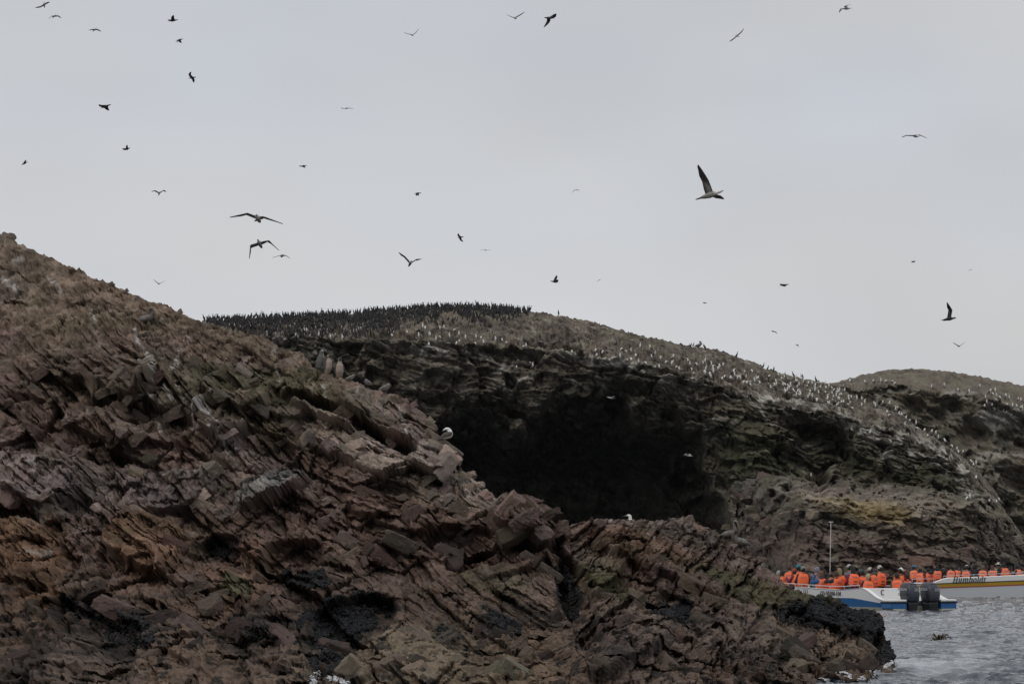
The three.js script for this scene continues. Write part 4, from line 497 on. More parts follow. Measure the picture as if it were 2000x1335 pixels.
function superLoft(sections, n = 20, e = 4) { const P = [], I = []; sections.forEach(([y, cx, hx, hz]) => { for (let i = 0; i <= n; i++) { const a = i / n * 6.28319, c = Math.cos(a), s = Math.sin(a); P.push(cx + Math.sign(c) * Math.pow(Math.abs(c), 2 / e) * hx, y, Math.sign(s) * Math.pow(Math.abs(s), 2 / e) * hz); } }); for (let j = 0; j < sections.length - 1; j++) for (let i = 0; i < n; i++) { const a = j * (n + 1) + i; I.push(a, a + n + 1, a + 1, a + 1, a + n + 1, a + n + 2); } for (const j of [0, sections.length - 1]) { const b = P.length / 3, s = sections[j]; P.push(s[1], s[0], 0); for (let i = 0; i < n; i++) { const a = j * (n + 1) + i; j ? I.push(a, b, a + 1) : I.push(a, a + 1, b); } } const g = new THREE.BufferGeometry(); g.setAttribute('position', new THREE.Float32BufferAttribute(P, 3)); g.setIndex(I); g.computeVertexNormals(); return g; }

// --- the near boat: bow along +x, transom at x = 0
const boatA = new THREE.Group();
{
  const L = 11.8, beam = (x) => 1.48 * (x < 8 ? 1 - .05 * (x / 8) : .95 * Math.sqrt(clamp(1 - Math.pow((x - 8) / (L - 8), 2.2)))) + .02, sheer = (x) => (x < 1.3 ? lerp(.46, .88, Math.pow(sstep(0, 1.3, x), .8)) : .80 + .08 * clamp((2.6 - x) / 1.3) + .05 * clamp((x - 3) / 2) + .34 * Math.pow(clamp((x - 4) / (L - 4)), 1.6)), flare = (x) => .90 - .25 * clamp((x - 5) / 4.8), bandTop = (x) => (x < 1.9 ? lerp(.36, .52, clamp((x - .15) / 1.75)) : .52 + .24 * Math.pow(clamp((x - 3) / (L - 3)), 1.5)), bandLow = (x) => .20 + .1 * clamp((x - 5) / 4.8);
  const xs = span(0, L, 44), rail = (h) => (x) => { const t = clamp((h(x) + .1) / (sheer(x) + .1)); return [beam(x) * lerp(flare(x), 1, t), h(x)]; };
  part('hull_bottom', flat(strip(xs, (x) => [.03, -.45 + .5 * clamp((x - 9) / 2.8)], (x) => [beam(x) * flare(x) * .96, -.1]), strip(xs, (x) => [beam(x) * flare(x) * .96, -.1], rail(bandLow)), box(.04, .7, 2.5, -.005, -.1, 0)), M.cream, boatA);
  part('stripe', strip(xs, rail(bandLow), rail(bandTop)), M.blue, boatA);
  part('stripe_line', strip(xs, (x) => { const r = rail(bandTop)(x); return [r[0] + .004, r[1] + .025]; }, (x) => { const r = rail(bandTop)(x); return [r[0] + .004, r[1] + .06]; }), M.black, boatA);
  part('topside', strip(xs, rail(bandTop), rail(sheer)), M.white, boatA);
  part('gunwale', flat(strip(xs, (x) => [beam(x), sheer(x)], (x) => [beam(x) + .03, sheer(x) + .03]), strip(xs, (x) => [beam(x) + .03, sheer(x) + .03], (x) => [Math.max(.0, beam(x) - .16), sheer(x) + .035]), strip(xs, (x) => [Math.max(0, beam(x) - .16), sheer(x) + .035], (x) => [Math.max(0, beam(x) - .2), Math.min(.42, sheer(x))])), M.white, boatA);
  part('deck', flat(strip(xs, (x) => [0, .30], (x) => [Math.max(0, beam(x) - .2), .34]), strip(span(9.6, L, 10), (x) => [0, sheer(x) + .06], (x) => [Math.max(0, beam(x) - .1), sheer(x) + .02])), M.deck, boatA);
  for (const x of [1.9, 2.9, 3.9, 4.9, 5.9, 6.9, 7.9, 8.9]) for (const s of [-1, 1]) part('bench', flat(box(.45, .1, .85, x, .66, s * .6), box(.4, .32, .75, x, .46, s * .6)), M.seat, boatA);
  const bulk = part('bulkhead', flat(box(.1, .50, 2.56, 1.15, .64, 0, .03), box(1.1, .06, 2.5, .6, .42, 0)), M.white, boatA);
  { const g = text('C', .2); g.rotateY(-Math.PI / 2); g.translate(1.09, .73, -.66); part('lettering', flat(g), M.letter, bulk); }
  for (const s of [-1, 1]) {   // swim platforms either side of the engines
    const pl = part('platform', flat(box(.62, .08, .72, -.28, .45, s * 1.12, .03)), M.white, boatA);
    part('rub_rail', box(.66, .06, .76, -.28, .385, s * 1.12, .02), M.black, pl); part('skirt', box(.60, .2, .70, -.28, .255, s * 1.12, .02), M.blue, pl); part('pod', superLoft([[-.5, -.1, .12, .24], [-.15, -.18, .34, .30], [.15, -.26, .42, .32]], 16, 4).translate(0, 0, s * 1.08), M.cream, pl);
  }
  const sideText = (s, size, x, y, m, f) => { const g = text(s, size, f); g.rotateY(Math.PI); const t = flat(g); t.translate(x, y, -(rail(() => y)(x)[0] + .012)); part('lettering', t, m, boatA); };
  sideText('CO-50200-EM', .16, 3.3, .685, M.letter); sideText('III', .22, 5.0, .71, M.letterGrey, fontItalic); sideText('ALIZIO', .2, 6.2, .73, M.letterGrey, fontItalic);
  for (const s of [-1, 1]) part('handrail', flat(...span(1.5, 9.2, 8).map((x) => rod([x, sheer(x), s * (beam(x) - .08)], [x, sheer(x) + .14, s * (beam(x) - .08)], .012)), ...span(1.5, 9.2, 8).slice(1).map((x, i) => rod([span(1.5, 9.2, 8)[i], sheer(span(1.5, 9.2, 8)[i]) + .14, s * (beam(x) - .08)], [x, sheer(x) + .14, s * (beam(x) - .08)], .016))), M.steel, boatA);
  part('antenna', flat(rod([5.8, .5, .2], [5.75, 3.4, .26], .014), box(.3, .03, .03, 5.75, 3.4, .26)), M.pole, boatA);
  part('bow_rod', flat(rod([11.2, 1.1, .1], [11.7, 2.75, -.02], .015)), M.pole, boatA);
  for (const s of [-1, 1]) {
    const m = part('outboard_motor', superLoft([[.40, -.36, .28, .21], [.46, -.35, .34, .275], [.68, -.34, .375, .305], [.88, -.32, .36, .30], [1.0, -.29, .32, .265], [1.08, -.26, .25, .21], [1.12, -.24, .14, .12]], 32, 2.9).translate(0, 0, s * .46), M.motor, boatA);
    part('motor_leg', flat(superLoft([[-.55, -.36, .18, .15], [-.1, -.35, .23, .2], [.3, -.34, .26, .23], [.40, -.36, .275, .205]], 20, 4).translate(0, 0, s * .46), box(.4, .3, .2, -.1, .3, s * .46)), M.motorDark, m);
    part('cowl_handle', flat(box(.2, .04, .26, -.47, 1.04, s * .46, .02)), M.motorDark, m);
    { const g = text('YAMAHA', .10, font, .01); g.rotateY(Math.PI); const t = flat(g); t.translate(-.3, .86, s * .46 - .304); const h = text('200', .11, font, .01); h.rotateY(-Math.PI / 2); const u = flat(h); u.translate(-.70, .84, s * .46 + .06); part('lettering', flat(t, u), M.decal, m); }
    part('cowl_groove', flat(...[0, 1].map((k) => box(.6, .022, .02, -.32, .70 - k * .05, s * .46 - .302, .008))), M.motorDark, m);
  }
  boatA.position.set(at(1787, 1195, 105).x, 0, -105); const a = 28 * Math.PI / 180; boatA.rotation.y = Math.atan2(Math.cos(a), -Math.sin(a));
  thing(boatA, 'tour_boat', 'white and blue open tour boat with two dark outboards, passing behind the dark rock point', 'boat');
}
// --- the far boat: bow along +x
const boatB = new THREE.Group();
{
  const L = 11.5, beam = (x) => 1.4 * (x < 7 ? 1 : Math.sqrt(clamp(1 - Math.pow((x - 7) / (L - 7), 2.2)))) + .02, sheer = (x) => (x < 1.2 ? .80 : x < 1.9 ? lerp(.80, 1.05, (x - 1.2) / .7) : 1.05 + .42 * Math.pow(clamp((x - 1.9) / (L - 1.9)), 1.25)), flare = (x) => .9 - .25 * clamp((x - 6) / 5), top = (x) => .72 + .40 * Math.pow(clamp(x / L), 1.2), low = (x) => top(x) - .17;
  const xs = span(0, L, 46), rail = (h) => (x) => { const t = clamp((h(x) + .1) / (sheer(x) + .1)); return [beam(x) * lerp(flare(x), 1, t), h(x)]; }, off = (f, d, o) => (x) => { const r = f(x); return [r[0] + o, r[1] + d]; };
  part('hull_bottom', flat(strip(xs, (x) => [.03, -.45], (x) => [beam(x) * flare(x) * .96, -.1]), strip(xs, (x) => [beam(x) * flare(x) * .96, -.1], rail(low)), box(.04, 1.1, 2.5, 0, .25, 0)), M.hullgrey, boatB);
  part('stripe', strip(xs, rail(low), rail(top)), M.yellow, boatB);
  part('stripe_line', strip(xs, off(rail(top), -.005, .006), off(rail(top), .045, .006)), M.black, boatB); part('stripe_line', strip(xs, off(rail(low), -.045, .006), off(rail(low), .005, .006)), M.redline, boatB);
  part('topside', strip(xs, rail(top), rail(sheer)), M.white, boatB);
  part('gunwale', flat(strip(xs, (x) => [beam(x), sheer(x)], (x) => [Math.max(0, beam(x) - .14), sheer(x) + .03]), strip(xs, (x) => [Math.max(0, beam(x) - .14), sheer(x) + .03], (x) => [Math.max(0, beam(x) - .18), .4])), M.white, boatB);
  part('deck', strip(xs, (x) => [0, .3], (x) => [Math.max(0, beam(x) - .18), .34]), M.deck, boatB);
  part('bow_cover', strip(span(7.6, L, 12), (x) => [0, sheer(x) + .22], (x) => [Math.max(0, beam(x) - .02), sheer(x) + .032]), M.black, boatB);
  for (const x of [1.2, 2.2, 3.2, 4.2, 5.2, 6.2, 7.2]) for (const s of [-1, 1]) part('bench', flat(box(.45, .1, .85, x, .66, s * .6), box(.4, .32, .75, x, .46, s * .6)), M.seat, boatB);
  for (const s of [-1, 1]) part('handrail', flat(...span(1.8, 7.4, 7).map((x, i, a) => rod([x, sheer(x), s * (beam(x) - .08)], [x, sheer(x) + .14, s * (beam(x) - .08)], .012)), ...span(1.8, 7.4, 7).slice(1).map((x, i) => { const w = span(1.8, 7.4, 7)[i]; return rod([w, sheer(w) + .14, s * (beam(w) - .08)], [x, sheer(x) + .14, s * (beam(x) - .08)], .016); })), M.steel, boatB);
  part('stern_rail', flat(rod([.2, .84, 1.2], [.2, 1.02, 1.2], .015), rod([1.3, .84, 1.2], [1.3, 1.02, 1.2], .015), rod([.2, 1.02, 1.2], [1.3, 1.02, 1.2], .015)), M.steel, boatB);
  { const g = text('Humboldt', .30, fontItalic, .01); const sh = new THREE.Matrix4().makeShear(0, 0, .25, 0, 0, 0); const t = flat(g); const p = t.attributes.position; for (let i = 0; i < p.count; i++) p.setX(i, p.getX(i) * .82 + p.getY(i) * .22); const x = 3.15, y = .985; t.translate(x, y, rail(() => y)(x)[0] + .012); part('lettering', t, M.letter, boatB); }
  boatB.position.set(at(1763, 1168, 147).x, 0, -147); boatB.rotation.y = 8 * Math.PI / 180;
  thing(boatB, 'tour_boat', 'white tour boat with a yellow stripe and a dark name in script on its side', 'boat');
}

// --- people
const poses = {
  seated: { pel: [0, .5, 0], chest: [0, .84, .0], neck: [0, 1.03, .02], head: [0, 1.19, .05], el: [[.27, .72, .05], [-.27, .72, .05]], ha: [[.16, .60, .30], [-.16, .60, .30]], kn: [[.11, .50, .43], [-.11, .50, .43]], ft: [[.11, .06, .44], [-.11, .06, .44]] },
  aiming: { pel: [0, .5, 0], chest: [0, .84, -.02], neck: [0, 1.03, .0], head: [0, 1.19, .03], el: [[.30, .90, .24], [-.30, .90, .24]], ha: [[.09, 1.15, .24], [-.09, 1.15, .24]], kn: [[.12, .50, .43], [-.12, .50, .43]], ft: [[.12, .06, .42], [-.12, .06, .42]] },
  turned: { pel: [0, .5, 0], chest: [.02, .84, .02], neck: [.03, 1.02, .05], head: [.05, 1.17, .10], el: [[.30, .76, .14], [-.24, .74, .0]], ha: [[.20, .94, .34], [-.20, .58, .24]], kn: [[.14, .50, .42], [-.10, .50, .43]], ft: [[.14, .06, .44], [-.12, .06, .40]] },
  standing: { pel: [0, .82, 0], chest: [0, 1.17, .0], neck: [0, 1.37, .02], head: [0, 1.53, .05], el: [[.27, 1.03, .04], [-.27, 1.03, .04]], ha: [[.17, .92, .26], [-.17, .92, .26]], kn: [[.10, .45, .03], [-.10, .45, .03]], ft: [[.10, .06, .06], [-.10, .06, .06]] },
};
const mats = new Map(); const cloth = (r, g, b) => { const k = [r, g, b].join(); if (!mats.has(k)) mats.set(k, std({ color: new THREE.Color(r, g, b), roughness: .85 })); return mats.get(k); };
function march(lo, size, N, field) { const mc = new MarchingCubes(N, std({}), false, false, 60000), h = N / 2; mc.isolation = 0; for (let k = 0; k < N; k++) for (let j = 0; j < N; j++) for (let i = 0; i < N; i++) mc.field[i + j * N + k * N * N] = -field(lo[0] + (i / N) * size, lo[1] + (j / N) * size, lo[2] + (k / N) * size); mc.update(); const n = mc.count, P = new Float32Array(n * 3); for (let v = 0; v < n; v++) for (let c = 0; c < 3; c++) P[v * 3 + c] = lo[c] + (mc.positionArray[v * 3 + c] + 1) / 2 * size; const g = new THREE.BufferGeometry(); g.setAttribute('position', new THREE.BufferAttribute(P, 3)); return g; }
const cap = (a, b, ra, rb) => (x, y, z) => { const dx = b[0] - a[0], dy = b[1] - a[1], dz = b[2] - a[2], t = clamp(((x - a[0]) * dx + (y - a[1]) * dy + (z - a[2]) * dz) / (dx * dx + dy * dy + dz * dz + 1e-9)); return Math.hypot(x - a[0] - dx * t, y - a[1] - dy * t, z - a[2] - dz * t) - lerp(ra, rb, t); };
const smin = (a, b, k) => { const h = clamp(.5 + .5 * (b - a) / k); return lerp(b, a, h) - k * h * (1 - h); };
function person(p) {                                    // one continuous body: 0 clothing above, 1 legs, 2 skin
  const sh = [[.17, p.chest[1] + .11, p.chest[2]], [-.17, p.chest[1] + .11, p.chest[2]]], hip = [[.09, p.pel[1], p.pel[2]], [-.09, p.pel[1], p.pel[2]]], add = (a, b, t) => a.map((v, i) => v + (b[i] - v) * t);
  const B = [[cap(p.pel, p.chest, .145, .155), 0], [cap(hip[0], hip[1], .13, .13), 1], [cap(sh[0], sh[1], .085, .085), 0], [cap(p.chest, p.neck, .12, .06), 0], [cap(p.neck, p.head, .055, .055), 2]];
  for (const k of [0, 1]) { B.push([cap(sh[k], p.el[k], .075, .056), 0], [cap(p.el[k], p.ha[k], .055, .04), 0], [cap(hip[k], p.kn[k], .095, .07), 1], [cap(p.kn[k], p.ft[k], .066, .046), 1], [cap(p.ft[k], [p.ft[k][0], p.ft[k][1] - .02, p.ft[k][2] + .16], .045, .035), 1]); }
  const dist = (x, y, z) => { let d = 9; for (const b of B) d = smin(d, b[0](x, y, z), .035); return d; };
  const H = p.head, headD = (x, y, z) => { const X = x - H[0], Y = y - H[1], Z = z - H[2]; let d = (Math.hypot(X / .076, (Y - .015) / .115, (Z + .005) / .095) - 1) * .08; d = smin(d, cap([H[0], H[1] - .06, H[2] + .045], [H[0], H[1] - .075, H[2] + .055], .04, .034)(x, y, z), .03); d = smin(d, cap([H[0], H[1] + .012, H[2] + .088], [H[0], H[1] - .02, H[2] + .108], .010, .016)(x, y, z), .012); for (const s of [-1, 1]) { d = smin(d, (Math.hypot((X - s * .08) / .012, (Y + .005) / .03, (Z + .005) / .02) - 1) * .012, .008); d = Math.max(d, -(Math.hypot(X - s * .03, Y - .018, Z - .094) - .013)); } d = smin(d, cap([H[0] - .02, H[1] - .045, H[2] + .092], [H[0] + .02, H[1] - .045, H[2] + .092], .009, .009)(x, y, z), .006); d = smin(d, cap(p.neck, [H[0], H[1] - .05, H[2]], .055, .053)(x, y, z), .02); return d; };
  const hand = (k) => { const w = p.ha[k], e = p.el[k], dir = new THREE.Vector3(w[0] - e[0], w[1] - e[1], w[2] - e[2]).normalize(), s = k ? -1 : 1, side = new THREE.Vector3(s, 0, 0).addScaledVector(dir, -s * dir.x).normalize(), n = new THREE.Vector3().crossVectors(dir, side), pt = (a, b, c) => [w[0] + dir.x * a + side.x * b + n.x * c, w[1] + dir.y * a + side.y * b + n.y * c, w[2] + dir.z * a + side.z * b + n.z * c]; const F2 = [cap(pt(-.02, 0, 0), pt(.02, 0, 0), .03, .032), cap(pt(.03, -.024, 0), pt(.07, -.026, 0), .022, .018), cap(pt(.03, .02, 0), pt(.07, .024, 0), .022, .018)]; [[-.032, .05], [-.011, .062], [.011, .058], [.032, .044]].forEach(([b, l]) => { const m = pt(.075 + l * .5, b, -.008), t = pt(.075 + l * .8, b, -.03); F2.push(cap(pt(.07, b, 0), m, .0095, .009), cap(m, t, .009, .0075)); }); F2.push(cap(pt(.01, -s * -.03, 0), pt(.045, .055, -.012), .012, .010), cap(pt(.045, .055, -.012), pt(.075, .058, -.025), .010, .008)); return (x, y, z) => { let d = 9; for (const f of F2) d = smin(d, f(x, y, z), .006); return d; }; };
  const tall = p.head[1] + .2, body = march([-tall * .55, -.02, -.45], tall * 1.1, 64, dist), hd = march([H[0] - .15, H[1] - .17, H[2] - .14], .30, 40, headD), hs = [0, 1].map((k) => march([p.ha[k][0] - .13, p.ha[k][1] - .13, p.ha[k][2] - .13], .28, 40, hand(k)));
  // triangles by what covers them
  const tri = [[], [], []], take = (g, pick) => { const q = g.attributes.position.array; for (let i = 0; i < q.length; i += 9) { const x = (q[i] + q[i + 3] + q[i + 6]) / 3, y = (q[i + 1] + q[i + 4] + q[i + 7]) / 3, z = (q[i + 2] + q[i + 5] + q[i + 8]) / 3, m = pick(x, y, z); for (let k = 0; k < 9; k++) tri[m].push(q[i + k]); } };
  take(body, (x, y, z) => { let m = 0, d = 9; for (const b of B) { const v = b[0](x, y, z); if (v < d) { d = v; m = b[1]; } } return m; }); take(hd, () => 2); hs.forEach((h) => take(h, () => 2));
  let g = new THREE.BufferGeometry(); const all = new Float32Array(tri[0].length + tri[1].length + tri[2].length); all.set(tri[0]); all.set(tri[1], tri[0].length); all.set(tri[2], tri[0].length + tri[1].length); g.setAttribute('position', new THREE.BufferAttribute(all, 3));
  const counts = tri.map((t) => t.length / 3); g = mergeVertices(g, 1e-4); let s = 0; counts.forEach((c, i) => { g.addGroup(s, c, i); s += c; }); g.computeVertexNormals(); return g;
}
const vestOf = (p) => { const b = p.pel[1], t = p.chest[1] + .19, zc = (y) => lerp(p.pel[2], p.chest[2], clamp((y - b) / (t - b))), xc = (y) => lerp(p.pel[0], p.chest[0], clamp((y - b) / (t - b))); const rows = [[b + .06, .19, .165], [b + .075, .205, .185], [b + .2, .215, .19], [b + .33, .222, .188], [t - .08, .215, .165], [t - .02, .18, .135], [t + .015, .13, .11], [t - .01, .075, .07]], P = [], I = [], N = 24; rows.forEach(([y, hx, hz]) => { for (let i = 0; i <= N; i++) { const a = i / N * 6.28319, c = Math.cos(a), s = Math.sin(a); P.push(xc(y) + Math.sign(c) * Math.pow(Math.abs(c), .62) * hx, y, zc(y) + Math.sign(s) * Math.pow(Math.abs(s), .62) * hz); } }); for (let j = 0; j < rows.length - 1; j++) for (let i = 0; i < N; i++) { const a = j * (N + 1) + i; I.push(a, a + N + 1, a + 1, a + 1, a + N + 1, a + N + 2); } const g = new THREE.BufferGeometry(); g.setAttribute('position', new THREE.Float32BufferAttribute(P, 3)); g.setIndex(I); g.computeVertexNormals(); return g; };
const beltOf = (p, h) => { const g = new THREE.TorusGeometry(1, .06, 5, 26); g.rotateX(Math.PI / 2); g.scale(.214, .38, .192); g.translate(lerp(p.pel[0], p.chest[0], h / .4), p.pel[1] + h, lerp(p.pel[2], p.chest[2], h / .4)); return g; };
const kit = Object.fromEntries(Object.entries(poses).map(([k, p]) => { const c = p.chest; return [k, { p, body: person(p), vest: vestOf(p), belt: beltOf(p, .13), belt2: beltOf(p, .24), print: flat(...span(0, 7, 7).map((i) => box(.021, .034, .012, c[0] + (i - 3.5) * .026, c[1] + .065, c[2] - .176, .004))) }]; }));
const dome = (rx, ry, rz, from, seg = 16) => { const g = new THREE.SphereGeometry(1, seg, 12, 0, 6.2832, 0, from); g.scale(rx, ry, rz); return g; };
const hair = { short: (() => { const g = dome(.092, .125, .106, 2.25); g.rotateX(-.42); g.translate(0, -.008, -.012); return g; })(), long: (() => { const g = dome(.094, .12, .108, 2.0); const p = g.attributes.position; for (let i = 0; i < p.count; i++) if (p.getY(i) < 0) { p.setY(i, p.getY(i) * 3.4); p.setZ(i, Math.min(p.getZ(i), .02) - .02); } g.computeVertexNormals(); return g; })(), beanie: (() => { const g = dome(.098, .135, .112, 1.6); return g; })(), cap: flat(dome(.094, .118, .108, 1.5), box(.13, .012, .1, 0, .01, .13, .005)), brim: flat(dome(.095, .12, .108, 1.57), new THREE.CylinderGeometry(.17, .19, .02, 20)), hood: (() => { const g = flat(dome(.122, .15, .128, 2.5)); g.translate(0, -.02, -.015); return g; })() };
const ORANGE = std({ color: new THREE.Color(.92, .15, .045), roughness: .62 }), ORANGE2 = std({ color: new THREE.Color(.88, .20, .09), roughness: .65 });
const skinTone = [cloth(.36, .20, .14), cloth(.26, .14, .09), cloth(.45, .27, .2)];
let who = 0;
function passenger(boat, px, lat, pose, yaw, label, top, headKind, headCol, o = {}) {
  const k = kit[pose], p = k.p, g = new THREE.Group(), c = k.body;
  part('body', c, [cloth(...top), cloth(...(o.legs ?? [.03, .035, .05])), skinTone[who % 3]], g);
  const hairCol = cloth(...(o.hair ?? [.02, .015, .012])), hd = part(/short|long/.test(headKind) ? 'hair' : headKind === 'hood' ? 'hood' : 'hat', hair[headKind], cloth(...headCol), g); hd.position.set(p.head[0], p.head[1] + (headKind === 'hood' ? .01 : .028), p.head[2] - .008);
  if (!/short|long|hood/.test(headKind)) { const h = part('hair', hair.short, hairCol, g); h.position.copy(hd.position); h.position.y -= .012; h.scale.set(.97, .97, .97); }
  if (o.vest !== false) { const v = part('life_vest', k.vest, o.pale ? ORANGE2 : ORANGE, g); part('strap', k.belt, M.black, v); if (o.two) part('strap', k.belt2, M.black, v); part('lettering', k.print, M.letterGrey, v); }
  if (pose === 'aiming') part('camera', flat(box(.13, .085, .06, 0, 1.185, .29, .012), rod([0, 1.185, .31], [0, 1.185, .42], .036)), M.black, g);
  // along the boat until the head stands where it is seen
  boat.updateMatrixWorld(true); const v = new THREE.Vector3(), cy = Math.cos(yaw), sy = Math.sin(yaw); let lo = boat === boatA ? 1.5 : .5, hi = boat === boatA ? 11.4 : 11; const f = (s) => { v.set(s, 1.3, lat).applyMatrix4(boat.matrixWorld); return proj(v)[0]; }; const inc = f(hi) > f(lo);
  for (let i = 0; i < 40; i++) { const m = (lo + hi) / 2; ((f(m) > px) === inc) ? (hi = m) : (lo = m); }
  v.set(lo, (o.dy ?? .30) + (boat === boatB ? .14 : 0), lat).applyMatrix4(boat.matrixWorld); g.position.copy(v); g.rotation.set((h3(px, 1, 2, 3) * U - .45) * .3, Math.PI + yaw + (h3(px, 4, 2, 3) * U - .5) * .5, (h3(px, 5, 2, 3) * U - .5) * .24); who++;
  thing(g, 'person', label, 'person', boat === boatA ? 'passengers in the blue and white boat' : 'passengers in the boat with the yellow stripe');
}
const BLK = [.02, .021, .026], NAVY = [.02, .028, .055], GREY = [.16, .16, .175], MAR = [.11, .02, .035];
for (const a of [
  [1523, .5, 'seated', .5, 'person with pale hair in dark clothes, partly hidden by the rock at the bow end', BLK, 'short', [.3, .28, .26], { vest: false, dy: .2 }],
  [1531, -.5, 'seated', .35, 'person in a bright orange vest furthest left, dark hair', BLK, 'short', [.03, .02, .015], { dy: .22 }],
  [1548, .75, 'seated', -.2, 'person with brown hair just behind the red beanie', [.2, .1, .06], 'short', [.06, .04, .03], { dy: .42 }],
  [1554, -.3, 'turned', .9, 'person in a rust red beanie and maroon jacket under an orange vest', MAR, 'beanie', [.26, .055, .03], { dy: .3 }],
  [1558, .9, 'seated', .2, 'person in a turquoise hat half hidden behind the red beanie', NAVY, 'beanie', [.02, .2, .25], { dy: .42 }],
  [1566, -.55, 'seated', .2, 'person in a grey knitted cap and black jacket with a wide orange vest', BLK, 'beanie', [.22, .21, .19], { dy: .36 }],
  [1589, .1, 'seated', .1, 'person with a lavender grey hood up and grey padded jacket', [.17, .17, .20], 'hood', [.19, .18, .24], { vest: false, dy: .36 }],
  [1606, .9, 'seated', .0, 'person with dark hair behind the blue sleeve, beside the mast', BLK, 'short', [.04, .033, .03], { vest: false, dy: .42 }],
  [1604, -.6, 'aiming', .7, 'person in a blue jacket raising both arms to the face', [.01, .085, .25], 'long', [.11, .065, .04], { dy: .18 }],
  [1620, -.3, 'seated', .0, 'person with dark hair in an orange vest right at the mast foot', NAVY, 'short', [.02, .02, .03], { dy: .18 }],
  [1630, -.65, 'aiming', .9, 'person in a navy sleeve holding up a camera, left of the blond one', [.02, .03, .04], 'short', [.07, .05, .04], { dy: .2 }],
  [1641, -.35, 'seated', .3, 'blond person with a dark navy hood lying over the orange vest', [.025, .045, .07], 'long', [.28, .21, .12], { dy: .3 }],
  [1660, .7, 'seated', .4, 'person with a pale cap behind the magenta jacket', GREY, 'cap', [.42, .4, .38], { vest: false, dy: .45 }],
  [1666, -.3, 'seated', .25, 'person with dark hair and a magenta jacket under the orange vest', [.17, .015, .075], 'long', [.018, .014, .014], { dy: .36, two: true }],
  [1681, .4, 'seated', -.1, 'person in a dark teal cap, between the magenta jacket and the blond hair', NAVY, 'beanie', [.02, .06, .085], { dy: .24 }],
  [1692, -.75, 'seated', .25, 'blond person in a black jacket sitting low at the gunwale in an orange vest', BLK, 'short', [.4, .32, .2], { dy: .1 }],
  [1707, -.2, 'standing', .9, 'person in a flat white cap and black jacket standing at the stern', BLK, 'cap', [.42, .40, .38], { dy: .0, two: true }],
  [1717, .35, 'standing', .6, 'person in a round pale grey cap standing behind the flat white cap', BLK, 'beanie', [.42, .40, .39], { dy: .06, two: true }],
  [1752, .8, 'aiming', -.6, 'person in a white cap and red sleeves lifting hands to the face', [.22, .025, .03], 'cap', [.72, .72, .74], { dy: .35 }],
  [1757, .55, 'seated', -.3, 'person with dark hair in a grey brown jacket, directly above the left motor', [.10, .085, .07], 'short', [.03, .028, .02], { dy: .14 }],
  [1771, 1.05, 'seated', -.3, 'person mostly hidden at the stern, only an orange vest and dark head seen', BLK, 'short', [.03, .028, .02], { dy: .12 }],
]) passenger(boatA, ...a);
for (const a of [
  [1788, .1, 'seated', -.3, 'person in a bright blue cap at the stern of the farther boat', BLK, 'beanie', [.03, .17, .36], { pale: true, dy: .25 }],
  [1800, .5, 'turned', -.9, 'person with dark hair in a dark maroon jacket, right of the blue cap', MAR, 'short', BLK, { pale: true, dy: .12 }],
  [1813, .2, 'seated', .2, 'person with dark hair low behind the raised side, beside the hull step', BLK, 'short', BLK, { pale: true, dy: .1 }],
  [1829, .5, 'aiming', .1, 'person with dark hair stretching both arms up above an orange vest', BLK, 'long', BLK, { pale: true, dy: .25 }],
  [1844, -.2, 'turned', -.8, 'person in a black jacket without a vest above the start of the script name', BLK, 'short', [.05, .035, .03], { vest: false, dy: .34 }],
  [1854, .5, 'seated', .3, 'person with dark hair in an orange vest above the middle of the script name', BLK, 'short', BLK, { pale: true, dy: .25 }],
  [1869, .4, 'turned', .3, 'person with dark hair leaning right above the end of the script name', BLK, 'short', BLK, { pale: true, dy: .25 }],
  [1884, -.3, 'seated', .1, 'person in a white hat partly behind a dark-haired one', GREY, 'cap', [.5, .5, .48], { vest: false, dy: .27 }],
  [1890, .5, 'seated', .0, 'person with dark hair in front of the white hat, orange vest', BLK, 'short', BLK, { pale: true, dy: .22 }],
  [1902, -.4, 'seated', -.5, 'person in all dark clothes, no vest, in the gap of the row', BLK, 'hood', BLK, { vest: false, dy: .32 }],
  [1919, .5, 'seated', .0, 'person with short grey brown hair sitting apart in an orange vest', BLK, 'short', [.13, .105, .08], { pale: true, dy: .25 }],
  [1942, .45, 'aiming', -.5, 'person in a pale woolly jacket with arms bent round a camera', [.42, .41, .40], 'long', [.10, .045, .04], { pale: true, dy: .25 }],
  [1953, -.2, 'turned', .8, 'person in a white and green sun hat behind the big orange vest', BLK, 'brim', [.5, .52, .42], { vest: false, dy: .42 }],
  [1962, .5, 'turned', .6, 'person in a black jacket and large orange vest leaning left', BLK, 'short', BLK, { pale: true, dy: .38 }],
  [1975, -.1, 'seated', .3, 'person low behind the rail, right of the big leaning vest', NAVY, 'short', BLK, { pale: true, dy: .12 }],
  [1992, .35, 'turned', .9, 'person in a dark blue cap leaning over at the right edge', NAVY, 'beanie', NAVY, { pale: true, dy: .3 }],
]) passenger(boatB, ...a);
